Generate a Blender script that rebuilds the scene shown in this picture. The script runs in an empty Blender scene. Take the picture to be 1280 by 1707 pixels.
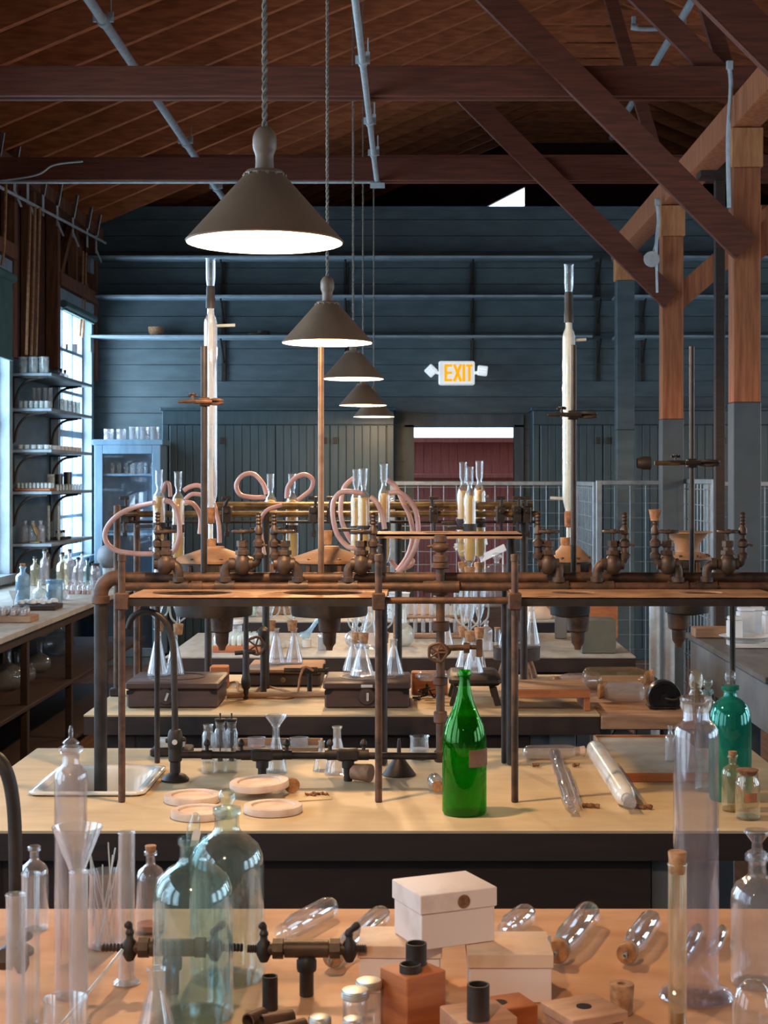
import bpy, math, random
from mathutils import Vector, Matrix
random.seed(7)
SC = bpy.context.scene
COL = SC.collection
# ---------------------------------------------------------------- camera / view
K = 2600.0                      # focal length in pixels of the 1280x1707 frame
EYE = 1.7
cam = bpy.data.cameras.new('camera'); camo = bpy.data.objects.new('camera', cam); COL.objects.link(camo)
camo.location = (0, 0, EYE); camo.rotation_euler = (math.pi/2, 0, 0)
cam.sensor_fit = 'VERTICAL'; cam.sensor_height = 36; cam.lens = K/1707*36
cam.shift_x = -47/1707; cam.shift_y = -56.5/1707
cam.clip_start = .05; cam.clip_end = 200
cam.dof.use_dof = True; cam.dof.focus_distance = 4.6; cam.dof.aperture_fstop = 15
SC.camera = camo
SC.view_settings.view_transform = 'Standard'; SC.view_settings.look = 'None'
SC.view_settings.exposure = 0.0; SC.view_settings.gamma = 1
SC.cycles.transparent_max_bounces = 40
SC.cycles.max_bounces = 8
SC.cycles.caustics_reflective = False; SC.cycles.caustics_refractive = False
SC.cycles.sample_clamp_indirect = 4
# ---------------------------------------------------------------- sky
w = bpy.data.worlds.new('sky'); SC.world = w; w.use_nodes = True
bg = w.node_tree.nodes['Background']
bg.inputs[0].default_value = (.62, .82, 1, 1); bg.inputs[1].default_value = 3.2
# ---------------------------------------------------------------- daylight through the windows
WIN_L = [(-1.6, .1), (.8, 2.5), (3.2, 4.9), (5.6, 7.3), (9.95, 11.72), (13.42, 14.72)]
WIN_R = [(-1.0, .7), (2.0, 3.7), (5.0, 6.7), (8.0, 9.7), (11.5, 13.2)]
XL, XR, RIDGE = -3.06, 7.06, 2.0
ZB, ZT = .98, 3.22
def daylight(x, y0, y1, z0, z1, rz, power, col=(.50, .77, 1), tilt=0):
    l = bpy.data.lights.new('window_daylight', 'AREA'); l.shape = 'RECTANGLE'
    l.size = y1-y0; l.size_y = z1-z0; l.energy = power; l.color = col
    o = bpy.data.objects.new('window_daylight', l); COL.objects.link(o)
    o.location = (x, (y0+y1)/2, (z0+z1)/2); o.rotation_euler = (math.pi/2-tilt, 0, rz)
for a, b in WIN_L: daylight(XL-.32, a, b, ZB, ZT, -math.pi/2, 165 if b > 7 else 20, (.56, .80, 1), 0 if b > 9 else .5)
for a, b in WIN_R: daylight(XR+.32, a, b, ZB, ZT, math.pi/2, 24, (.62, .82, 1), .5)
LAMP_POWER = 72
# ---------------------------------------------------------------- node materials
def newmat(name):
    m = bpy.data.materials.new(name); m.use_nodes = True
    nt = m.node_tree; nt.nodes.clear()
    return m, nt, nt.nodes.new('ShaderNodeOutputMaterial')
def noise(nt, scale, detail=4, vec=(1, 1, 1), rough=.55):
    tc = nt.nodes.new('ShaderNodeTexCoord'); mp = nt.nodes.new('ShaderNodeMapping')
    mp.inputs['Scale'].default_value = vec
    nt.links.new(tc.outputs['Object'], mp.inputs[0])
    n = nt.nodes.new('ShaderNodeTexNoise'); n.inputs['Scale'].default_value = scale
    n.inputs['Detail'].default_value = detail; n.inputs['Roughness'].default_value = rough
    nt.links.new(mp.outputs[0], n.inputs['Vector']); return n
def ramp(nt, fac, stops):
    r = nt.nodes.new('ShaderNodeValToRGB'); e = r.color_ramp.elements
    e[0].position, e[0].color = stops[0][0], (*stops[0][1], 1)
    e[1].position, e[1].color = stops[-1][0], (*stops[-1][1], 1)
    for p, c in stops[1:-1]:
        k = e.new(p); k.color = (*c, 1)
    nt.links.new(fac, r.inputs[0]); return r
def solid(name, c, rough=.6, c2=None, scale=8, vec=(1, 1, 1), metal=0, bump=0, spec=.5, trans=0, coat=0, lo=.35, hi=.65, glow=0):
    m, nt, out = newmat(name)
    b = nt.nodes.new('ShaderNodeBsdfPrincipled'); nt.links.new(b.outputs[0], out.inputs[0])
    b.inputs['Roughness'].default_value = rough; b.inputs['Metallic'].default_value = metal
    b.inputs['Specular IOR Level'].default_value = spec
    b.inputs['Coat Weight'].default_value = coat; b.inputs['Coat Roughness'].default_value = .1
    b.inputs['Emission Color'].default_value = (*c, 1); b.inputs['Emission Strength'].default_value = glow
    n = noise(nt, scale, 5, vec)
    if c2 is None: c2 = tuple(v*.75 for v in c)
    r = ramp(nt, n.outputs[0], [(lo, c2), (hi, c)])
    nt.links.new(r.outputs[0], b.inputs['Base Color'])
    if bump:
        bp = nt.nodes.new('ShaderNodeBump'); bp.inputs['Strength'].default_value = bump
        bp.inputs['Distance'].default_value = .004
        nt.links.new(n.outputs[0], bp.inputs['Height']); nt.links.new(bp.outputs[0], b.inputs['Normal'])
    return m
def glassmat(name, tint=(.97, .98, .99), milk=.05, milkc=(.8, .85, .9), edge=.35, rough=.02):
    m, nt, out = newmat(name)
    tr = nt.nodes.new('ShaderNodeBsdfTransparent'); tr.inputs[0].default_value = (*tint, 1)
    gl = nt.nodes.new('ShaderNodeBsdfGlossy'); gl.inputs['Roughness'].default_value = rough
    gl.inputs[0].default_value = tuple(min(1, .35+.65*v) for v in tint)+(1,)
    df = nt.nodes.new('ShaderNodeBsdfDiffuse'); df.inputs[0].default_value = (*milkc, 1)
    lw = nt.nodes.new('ShaderNodeLayerWeight'); lw.inputs[0].default_value = edge
    mr = nt.nodes.new('ShaderNodeMapRange'); mr.inputs[3].default_value = .045; mr.inputs[4].default_value = .75
    pw = nt.nodes.new('ShaderNodeMath'); pw.operation = 'POWER'; pw.inputs[1].default_value = 1.6
    nt.links.new(lw.outputs['Facing'], pw.inputs[0]); nt.links.new(pw.outputs[0], mr.inputs[0])
    n = noise(nt, 14, 4)
    mm = nt.nodes.new('ShaderNodeMath'); mm.operation = 'MULTIPLY'; mm.inputs[1].default_value = milk*2
    nt.links.new(n.outputs[0], mm.inputs[0])
    m1 = nt.nodes.new('ShaderNodeMixShader'); m2 = nt.nodes.new('ShaderNodeMixShader')
    nt.links.new(mm.outputs[0], m1.inputs[0]); nt.links.new(tr.outputs[0], m1.inputs[1]); nt.links.new(df.outputs[0], m1.inputs[2])
    nt.links.new(mr.outputs[0], m2.inputs[0]); nt.links.new(m1.outputs[0], m2.inputs[1]); nt.links.new(gl.outputs[0], m2.inputs[2])
    nt.links.new(m2.outputs[0], out.inputs[0]); return m
def emis(name, c, s):
    m, nt, out = newmat(name); e = nt.nodes.new('ShaderNodeEmission')
    e.inputs[0].default_value = (*c, 1); e.inputs[1].default_value = s
    nt.links.new(e.outputs[0], out.inputs[0]); return m
M = dict(
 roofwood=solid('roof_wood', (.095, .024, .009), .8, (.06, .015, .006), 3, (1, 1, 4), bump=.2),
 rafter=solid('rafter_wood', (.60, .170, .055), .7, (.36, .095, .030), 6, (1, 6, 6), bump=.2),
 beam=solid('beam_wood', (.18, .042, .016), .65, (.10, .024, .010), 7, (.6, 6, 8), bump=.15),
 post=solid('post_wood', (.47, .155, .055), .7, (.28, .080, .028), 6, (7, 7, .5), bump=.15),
 fresh=solid('fresh_wood', (.64, .28, .11), .7, (.45, .17, .06), 8, (5, 5, .8), bump=.15),
 studs=solid('stud_wood', (.24, .085, .036), .75, (.12, .040, .018), 6, (6, 6, .6), bump=.2),
 paint=solid('blue_grey_paint', (.088, .118, .128), .5, (.060, .083, .092), 4, (1, 1, 4), bump=.1),
 paintd=solid('dark_blue_grey_paint', (.075, .105, .125), .5, (.05, .072, .088), 4, (4, 4, 1), bump=.1),
 cab=solid('cabinet_paint', (.045, .080, .094), .42, (.032, .058, .070), 6, (6, 6, .5), bump=.1),
 cabl=solid('pale_blue_cabinet_paint', (.20, .32, .42), .45, (.15, .25, .34), 6, (3, 3, .6)),
 pgrey=solid('post_grey_paint', (.085, .098, .108), .6, (.065, .077, .085), 6),
 floor=solid('floor_boards', (.20, .095, .05), .7, (.10, .048, .026), 6, (8, .6, 1)),
 top=solid('bench_top', (.63, .47, .28), .55, (.49, .345, .195), 5, (1, 2.2, 1), bump=.08, lo=.3, hi=.7),
 topA=solid('near_bench_top', (.68, .38, .21), .5, (.50, .24, .12), 4, (1, 3, 1), bump=.08, lo=.3, hi=.7),
 topL=solid('wall_bench_top', (.46, .43, .38), .5, (.34, .31, .27), 6, (3, 1, 1)),
 topR=solid('counter_top', (.17, .155, .145), .45, (.11, .10, .095), 6, (3, 1, 1)),
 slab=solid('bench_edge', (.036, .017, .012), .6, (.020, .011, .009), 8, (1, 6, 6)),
 legg=solid('grey_painted_leg', (.19, .195, .20), .6, (.135, .14, .15), 5),
 iron=solid('rusty_iron', (.145, .070, .040), .55, (.05, .029, .021), 30, metal=.35, bump=.25),
 ironm=solid('brown_iron', (.092, .054, .036), .5, (.04, .026, .019), 30, metal=.35, bump=.25),
 irond=solid('dark_iron', (.046, .033, .027), .5, (.022, .017, .015), 25, metal=.4, bump=.2),
 plate=solid('rusty_plate', (.42, .235, .125), .6, (.24, .12, .062), 12, metal=.15, bump=.15),
 brass=solid('aged_brass', (.27, .19, .09), .45, (.11, .075, .04), 22, metal=.7, bump=.15),
 galv=solid('galvanised_steel', (.62, .66, .67), .42, (.46, .50, .53), 16, metal=.25),
 wire=solid('mesh_wire', (.34, .39, .42), .45, (.24, .28, .31), 16, metal=.5),
 cork=solid('cork', (.50, .27, .13), .85, (.28, .13, .06), 70, bump=.4),
 corkd=solid('dark_cork', (.33, .15, .07), .85, (.14, .06, .03), 60, bump=.5),
 rubber=solid('black_rubber', (.035, .028, .026), .55, (.018, .015, .015), 30, bump=.3),
 hose=solid('pink_rubber_hose', (.74, .45, .38), .32, (.56, .30, .27), 12, coat=.25),
 shade=solid('enamel_shade', (.25, .16, .10), .45, (.20, .125, .08), 9),
 shadein=solid('shade_inside', (.9, .86, .8), .5, (.85, .8, .74), 9),
 cord=solid('twisted_cord', (.34, .29, .24), .8, (.18, .15, .12), 90),
 rope=solid('sash_rope', (.45, .22, .10), .85, (.30, .13, .06), 40),
 porc=solid('white_porcelain', (.74, .72, .68), .2, (.62, .58, .52), 5, coat=.3),
 boxw=solid('white_card', (.80, .66, .60), .8, (.58, .40, .32), 9, bump=.1, lo=.22, hi=.45),
 boxt=solid('stained_card', (.76, .54, .39), .8, (.56, .33, .20), 9, bump=.1, lo=.28, hi=.5),
 block=solid('red_wood_block', (.50, .165, .055), .6, (.32, .09, .03), 7, (1, 1, 6), bump=.1),
 blockp=solid('pale_wood_block', (.50, .26, .15), .65, (.34, .16, .09), 7, (1, 5, 5), bump=.1),
 hbox=solid('brown_heater_box', (.085, .044, .036), .45, (.055, .029, .025), 6, (1, 6, 6)),
 wood=solid('plain_wood', (.40, .23, .13), .65, (.25, .13, .075), 8, (1, 7, 7), bump=.1),
 woodd=solid('dark_wood', (.045, .021, .013), .6, (.024, .012, .008), 8, (1, 7, 7), bump=.1),
 tray=solid('tray_felt', (.36, .32, .27), .8, (.27, .23, .19), 10),
 hoop=solid('pale_card_hoop', (.70, .55, .44), .7, (.52, .36, .27), 14),
 pill=solid('red_pills', (.35, .03, .025), .5, (.2, .015, .015), 90),
 white=solid('white_plastic', (.78, .80, .82), .5, (.66, .68, .72), 8),
 paper=solid('old_paper_label', (.30, .15, .09), .8, (.20, .09, .05), 25),
 orange=solid('orange_label', (.55, .20, .09), .8, (.38, .12, .05), 25),
 tagm=solid('pale_tag', (.62, .60, .56), .7, (.5, .48, .44), 30),
 black=solid('black_enamel', (.014, .014, .016), .3, (.008, .008, .009), 20, coat=.3),
 alum=solid('dull_aluminium', (.62, .60, .57), .4, (.5, .47, .44), 30, metal=.7),
 copper=solid('copper_rod', (.30, .17, .10), .4, (.18, .095, .055), 20, metal=.6),
 yellow=solid('yellow_filter_packing', (.98, .62, .13), .7, (.85, .45, .07), 16, lo=.3, hi=.7),
 amber=solid('amber_residue', (.40, .18, .03), .3, (.22, .08, .015), 12),
 green_box=solid('olive_box', (.14, .14, .11), .7, (.10, .10, .08), 8),
 redwall=solid('red_boards', (.62, .25, .23), .7, (.5, .18, .17), 6, (8, 8, .5)),
 blind=solid('green_blind', (.10, .17, .15), .7, (.07, .13, .12), 6),
 winp=solid('window_paint', (.30, .36, .40), .5, (.22, .27, .31), 8),
 grainy=solid('pale_powder', (.75, .76, .76), .8, (.6, .62, .63), 40, bump=.3),
 signw=solid('sign_case', (.85, .9, .93), .4, (.8, .85, .88), 6, glow=.5),
 signy=emis('exit_letters', (1, .46, .01), 1.0),
 bulb=emis('lamp_bulb', (1, .78, .52), 30),
 glass=glassmat('clear_glass'),
 lilac=glassmat('lilac_glass', (.945, .94, .965), .045, (.72, .68, .74)),
 glassm=glassmat('cloudy_glass', (.96, .96, .97), .17, (.80, .78, .78)),
 glassd=glassmat('dusty_glass', (.95, .94, .95), .11, (.80, .73, .74)),
 glassw=glassmat('condenser_glass', (.96, .98, .97), .34, (.85, .90, .88)),
 aqua=glassmat('aqua_glass', (.865, .96, .965), .035, (.55, .80, .78)),
 aquap=glassmat('pale_aqua_glass', (.905, .965, .96), .035, (.68, .80, .78)),
 teal=glassmat('teal_glass', (.28, .74, .64), .22, (.03, .40, .32)),
 green=glassmat('green_glass', (.20, .69, .07), .09, (.02, .34, .01), edge=.25),
 blueg=glassmat('pale_blue_glass', (.70, .86, .96), .35, (.55, .75, .88)),
 amberg=glassmat('straw_glass', (.97, .945, .88), .08, (.7, .6, .4)),
 pane=glassmat('window_pane', (.97, .98, 1), .01, edge=.1),
)
# ---------------------------------------------------------------- mesh builder
class MB:
    def __init__(s): s.v = []; s.f = []; s.mi = []; s.m = 0; s.X = Matrix.Identity(4)
    def add(s, vs, fs):
        o = len(s.v); s.v += [tuple(s.X @ Vector(p)) for p in vs]
        for f in fs: s.f.append([i+o for i in f]); s.mi.append(s.m)
        return s
    def box(s, x0, x1, y0, y1, z0, z1):
        return s.add([(x0, y0, z0), (x1, y0, z0), (x1, y1, z0), (x0, y1, z0), (x0, y0, z1), (x1, y0, z1), (x1, y1, z1), (x0, y1, z1)],
                     [(3, 2, 1, 0), (4, 5, 6, 7), (0, 1, 5, 4), (1, 2, 6, 5), (2, 3, 7, 6), (3, 0, 4, 7)])
    def bbox(s, x0, x1, y0, y1, z0, z1, b=.004):      # box with chamfered long edges
        z = [z0, z0+b, z1-b, z1]; ins = [b, 0, 0, b]; vs = []; fs = []
        for zz, i in zip(z, ins):
            a, c, d, e = x0+i, x1-i, y0+i, y1-i
            vs += [(a+b, d, zz), (c-b, d, zz), (c, d+b, zz), (c, e-b, zz), (c-b, e, zz), (a+b, e, zz), (a, e-b, zz), (a, d+b, zz)]
        for k in range(3):
            for j in range(8): fs.append((k*8+j, k*8+(j+1) % 8, k*8+8+(j+1) % 8, k*8+8+j))
        fs += [tuple(range(7, -1, -1)), tuple(range(24, 32))]
        return s.add(vs, fs)
    def bar(s, p, q, wd, ht, up=(0, 0, 1)):           # rectangular bar p->q
        p, q = Vector(p), Vector(q); d = (q-p); L = d.length; d.normalize()
        u = Vector(up); a = d.cross(u)
        if a.length < 1e-4: a = d.cross(Vector((0, 1, 0)))
        a.normalize(); c = a.cross(d)
        vs = []
        for t in (p, q):
            for i, j in ((-1, -1), (1, -1), (1, 1), (-1, 1)): vs.append(t+a*wd/2*i+c*ht/2*j)
        return s.add(vs, [(3, 2, 1, 0), (4, 5, 6, 7), (0, 1, 5, 4), (1, 2, 6, 5), (2, 3, 7, 6), (3, 0, 4, 7)])
    def tube(s, pts, r, n=10, caps=True):
        pts = [Vector(p) for p in pts]; m = len(pts)
        rr = r if isinstance(r, (list, tuple)) else [r]*m
        t0 = (pts[1]-pts[0]).normalized()
        a = t0.orthogonal().normalized(); vs = []; fs = []
        for i, p in enumerate(pts):
            t = ((pts[min(i+1, m-1)]-pts[max(i-1, 0)])).normalized()
            a = (a-t*a.dot(t)).normalized(); b = t.cross(a)
            for k in range(n):
                an = 2*math.pi*k/n; vs.append(p+(a*math.cos(an)+b*math.sin(an))*rr[i])
        for i in range(m-1):
            for k in range(n): fs.append((i*n+k, i*n+(k+1) % n, (i+1)*n+(k+1) % n, (i+1)*n+k))
        if caps: fs += [tuple(range(n-1, -1, -1)), tuple(range((m-1)*n, m*n))]
        return s.add(vs, fs)
    def lathe(s, prof, n=32, o=(0, 0, 0)):            # prof (r, z)
        vs = []; fs = []; ox, oy, oz = o; rings = []
        for r, z in prof:
            if r < 1e-5: rings.append([len(vs)]); vs.append((ox, oy, oz+z))
            else:
                rings.append(list(range(len(vs), len(vs)+n)))
                for k in range(n):
                    a = 2*math.pi*k/n; vs.append((ox+r*math.cos(a), oy+r*math.sin(a), oz+z))
        for A, B in zip(rings, rings[1:]):
            if len(A) == 1 and len(B) == 1: continue
            for k in range(n):
                a0, a1 = A[k % len(A)], A[(k+1) % len(A)]; b0, b1 = B[k % len(B)], B[(k+1) % len(B)]
                if len(A) == 1: fs.append((a0, b1, b0))
                elif len(B) == 1: fs.append((a0, a1, b0))
                else: fs.append((a0, a1, b1, b0))
        return s.add(vs, fs)
    def cyl(s, r, z0, z1, n=24, o=(0, 0, 0), b=0):
        b = b or min(r, z1-z0)*.08
        return s.lathe([(0, z0), (r-b, z0), (r, z0+b), (r, z1-b), (r-b, z1), (0, z1)], n, o)
    def prism(s, poly, y0, y1):                       # poly in x,z extruded along y
        n = len(poly); vs = [(x, y0, z) for x, z in poly]+[(x, y1, z) for x, z in poly]
        fs = [tuple(range(n)), tuple(range(2*n-1, n-1, -1))]+[((i+1) % n, i, i+n, (i+1) % n+n) for i in range(n)]
        return s.add(vs, fs)
    def at(s, loc, rot=(0, 0, 0), sc=1):
        from mathutils import Euler
        s.X = Matrix.Translation(loc) @ Euler(rot).to_matrix().to_4x4() @ Matrix.Scale(sc, 4); return s
    def build(s, name, mat, parent=None, loc=None, rot=None, ang=38):
        me = bpy.data.meshes.new(name); me.from_pydata(s.v, [], s.f)
        for m_ in (mat if isinstance(mat, (list, tuple)) else [mat]): me.materials.append(M[m_] if isinstance(m_, str) else m_)
        me.polygons.foreach_set('material_index', s.mi); me.polygons.foreach_set('use_smooth', [True]*len(s.f))
        me.validate(); me.set_sharp_from_angle(angle=math.radians(ang))
        o = bpy.data.objects.new(name, me); COL.objects.link(o)
        if parent is not None: o.parent = parent
        if loc is not None: o.location = loc
        if rot is not None: o.rotation_euler = rot
        return o
def tag(o, label, cat, group=None, kind=None):
    o['label'] = label; o['category'] = cat
    if group: o['group'] = group
    if kind: o['kind'] = kind
    return o
def thing(name, label, cat, loc=(0, 0, 0), rot=(0, 0, 0), group=None):
    o = bpy.data.objects.new(name, None); COL.objects.link(o); o.empty_display_size = .05
    o.location = loc; o.rotation_euler = rot; return tag(o, label, cat, group)
def struct(o): o['kind'] = 'structure'; return o
def dup(root, loc, label=None, rot=None):
    r = root.copy(); COL.objects.link(r); r.location = loc
    if label: r['label'] = label
    if rot is not None: r.rotation_euler = rot
    for ch in list(root.children):
        c = ch.copy(); COL.objects.link(c); c.parent = r
        for g in ch.children:
            d = g.copy(); COL.objects.link(d); d.parent = c
    return r
def P(px, py, d): return Vector(((px-687)/K*d, d, EYE-(py-797)/K*d))
def smooth(pts, n=8):                                 # Catmull-Rom through the points
    pts = [Vector(p) for p in pts]; q = [pts[0]]+pts+[pts[-1]]; out = []
    for i in range(1, len(q)-2):
        a, b, c, d = q[i-1:i+3]
        for k in range(n):
            t = k/n
            out.append(.5*((2*b)+(c-a)*t+(2*a-5*b+4*c-d)*t*t+(3*b-a-3*c+d)*t**3))
    return out+[pts[-1]]
def shell(prof, t):                                   # outer profile -> closed wall of thickness t
    inner = []
    n = len(prof)
    for i, (r, z) in enumerate(prof):
        a = prof[max(i-1, 0)]; b = prof[min(i+1, n-1)]
        dr, dz = b[0]-a[0], b[1]-a[1]; L = math.hypot(dr, dz) or 1
        nr, nz = -dz/L, dr/L
        rr = r+nr*t; zz = z+nz*t
        if r < 1e-5: rr = 0
        inner.append((max(rr, 0 if r < 1e-5 else 2e-4), min(zz, prof[-1][1]-t*.2) if i < n-1 else z))
    return list(prof)+inner[::-1]
def rnd(prof, n=5):                                   # smooth a normalised profile
    pts = smooth([(r, z, 0) for r, z in prof], n); return [(max(p[0], 0), p[1]) for p in pts]
# ================================================================ THE BUILDING
Y0, Y1, YG = -2.6, 15.0, 20.0
struct(MB().box(XL-.4, XR+.4, Y0-.2, YG+.2, -.1, 0).build('floor', 'floor'))
def roofz(x): return 5.365+.42*x if x < RIDGE else 5.365+.42*RIDGE-.42*(x-RIDGE)
# roof deck
mb = MB()
for s, (xa, xb) in enumerate(((XL-.4, RIDGE), (RIDGE, XR+.4))):
    n = 22
    for i in range(n):
        a = xa+(xb-xa)*i/n; b = xa+(xb-xa)*(i+1)/n; g = .006
        za, zb = roofz(a)+.196, roofz(b)+.196
        mb.prism([(a+g, za), (b-g, zb), (b-g, zb+.025), (a+g, za+.025)], Y0, YG)
    mb.prism([(xa, roofz(xa)+.222), (xb, roofz(xb)+.222), (xb, roofz(xb)+.25), (xa, roofz(xa)+.25)], Y0-.2, YG+.2)
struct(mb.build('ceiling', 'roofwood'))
# rafters and collar ties
ys = []; y = 10.34-.56*23
while y < 19.6: ys.append(y); y += .56
for i, y in enumerate(ys):
    mb = MB()
    if y > 1:
        mb.prism([(XL, roofz(XL)), (RIDGE, roofz(RIDGE)), (RIDGE, roofz(RIDGE)+.195), (XL, roofz(XL)+.195)], y-.027, y+.027)
        mb.prism([(RIDGE, roofz(RIDGE)), (XR, roofz(XR)), (XR, roofz(XR)+.195), (RIDGE, roofz(RIDGE)+.195)], y-.027, y+.027)
        zc = 5.86
        if i % 2 == 0 or y > 14:
            mb.prism([(RIDGE-.84, zc), (RIDGE+.84, zc), (RIDGE+.55, zc+.13), (RIDGE-.55, zc+.13)], y+.028, y+.055)
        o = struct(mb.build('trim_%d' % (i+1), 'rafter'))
# partition at the far end with the doorway
DX0, DX1, DZ = .017, .98, 2.19
mb = MB(); z = 0
while z < 4.28:
    z1 = min(z+.155, 4.29)
    for a, b in (((XL, DX0), (DX1, XR)) if z < DZ else ((XL, XR),)):
        mb.box(a, b, Y1, Y1+.03, z+.003, z1-.003)
    z += .155
mb.box(XL, DX0, Y1+.031, Y1+.12, 0, 4.29); mb.box(DX1, XR, Y1+.031, Y1+.12, 0, 4.29); mb.box(DX0, DX1, Y1+.031, Y1+.12, DZ+.1, 4.29)
mb.box(XL, XR, Y1-.02, Y1+.14, 4.27, 4.31)
struct(mb.build('wall_far', 'paint'))
struct(MB().box(XL-.3, XR+.3, Y1+.13, YG-.01, 2.95, 3.0).build('ceiling_light_block', 'roofwood'))  # unseen deck added to keep light off the roof beyond the partition
# gable end with the sunlit opening
mb = MB(); gx0, gx1 = .83, 1.446
mb.box(XL-.4, -.5, YG, YG+.1, 0, 7.2); mb.box(-.5, gx0, YG, YG+.1, 2.9, 7.2); mb.box(gx1, 2.2, YG, YG+.1, 2.9, 7.2); mb.box(2.2, XR+.4, YG, YG+.1, 0, 7.2)
mb.box(gx0, gx1, YG, YG+.1, 2.9, 5.10); mb.prism([(gx0, 5.12), (gx1, 5.44), (gx1, 7.2), (gx0, 7.2)], YG, YG+.1)
struct(mb.build('wall_gable', 'roofwood'))
# door frame
mb = MB(); mb.box(DX0-.09, DX0, Y1-.03, Y1+.14, 0, DZ+.02); mb.box(DX1, DX1+.09, Y1-.03, Y1+.14, 0, DZ+.02); mb.box(DX0-.09, DX1+.09, Y1-.03, Y1+.14, DZ, DZ+.12)
struct(mb.build('door_1', 'paintd'))
struct(MB().box(XL-.4, XR+.4, Y0-.1, Y0, 0, 7.2).build('wall_near', 'paint'))
# side walls with window openings, studs above
def side_wall(x, wins, sgn, name):
    xa, xb = (x-.12, x) if sgn < 0 else (x, x+.12)
    mb = MB(); ymax = YG
    zz = 0
    cuts = [Y0]+[v for w_ in wins for v in (w_[0]-.091, w_[1]+.091)]+[ymax]
    for k in range(0, len(cuts)-1):
        a, b = cuts[k], cuts[k+1]
        if k % 2 == 0: mb.box(xa, xb, a, b, 0, 2.62)
        else: mb.box(xa, xb, a, b, 0, ZB-.082)
    struct(mb.build(name, 'paint'))
    mb = MB()
    for k in range(0, len(cuts)-1):
        a, b = cuts[k], cuts[k+1]
        if k % 2 == 0: mb.box(xa, xb-.06*(sgn < 0), a, b, 2.62, 4.5)
        else: mb.box(xa, xb-.06*(sgn < 0), a, b, ZT+.122, 4.5)
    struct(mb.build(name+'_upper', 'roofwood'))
side_wall(XL, WIN_L, -1, 'wall_left'); side_wall(XR, WIN_R, 1, 'wall_right')
# studs, sill plate, header, diagonal braces above the left wall
mb = MB()
mb.box(XL-.05, XL+.09, 1, Y1, 3.98, 4.09)
for y in (9.7, 11.85, 12.45, 13.3, 14.9): mb.box(XL-.05, XL+.05, y-.05, y+.05, 2.62, 3.98)
for a, b in WIN_L[3:]: mb.box(XL-.05, XL+.07, a-.12, b+.12, ZT+.13, ZT+.24)
mb.bar((XL+.0, 13.45, 3.40), (XL+.0, 14.0, 3.98), .05, .07); mb.bar((XL+.0, 14.65, 3.40), (XL+.0, 14.1, 3.98), .05, .07)
mb.box(XL-.03, XL+.04, 14.02, 14.09, 3.4, 3.98)
struct(mb.build('trim_left_plate', 'studs'))
# windows of the left wall (the ones near enough to the picture)
def window(n, y0, y1, x, s, blind):
    mb = MB(); i = s*.02
    mb.box(x-.10, x+.035, y0-.09, y0, ZB-.08, ZT+.12); mb.box(x-.10, x+.035, y1, y1+.09, ZB-.08, ZT+.12)
    mb.box(x-.10, x+.035, y0, y1, ZT, ZT+.12); mb.box(x-.10, x+.07, y0-.1, y1+.1, ZB-.06, ZB)
    fr = struct(mb.build('window_%d' % n, 'winp'))
    mb = MB()
    cols = 3; rows = 6
    for c in range(cols+1):
        yy = y0+(y1-y0)*c/cols; t = .03 if c in (0, cols) else .014
        mb.box(x-.09, x-.05, max(yy-t, y0), min(yy+t, y1), ZB, ZT)
    for r in range(rows+1):
        z_ = ZB+(ZT-ZB)*r/rows; t = .03 if r in (0, 3, rows) else .014
        mb.box(x-.088, x-.052, y0, y1, max(z_-t, ZB), min(z_+t, ZT))
    mb.build('sash', 'winp', fr)
    MB().box(x-.073, x-.069, y0, y1, ZB, ZT).build('pane', 'pane', fr)
    if blind:
        mb = MB().tube([(x+.06, y0, ZT-.02), (x+.06, y1, ZT-.02)], .035, 12)
        mb.box(x+.055, x+.06, y0+.02, y1-.02, ZT-blind, ZT-.02); mb.box(x+.045, x+.07, y0+.02, y1-.02, ZT-blind-.02, ZT-blind)
        mb.build('roller_blind', 'blind', fr)
    return fr
window(1, *WIN_L[4], XL, 1, .62); window(2, *WIN_L[5], XL, 1, .05)
window(3, *WIN_L[3], XL, 1, .3)
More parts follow.
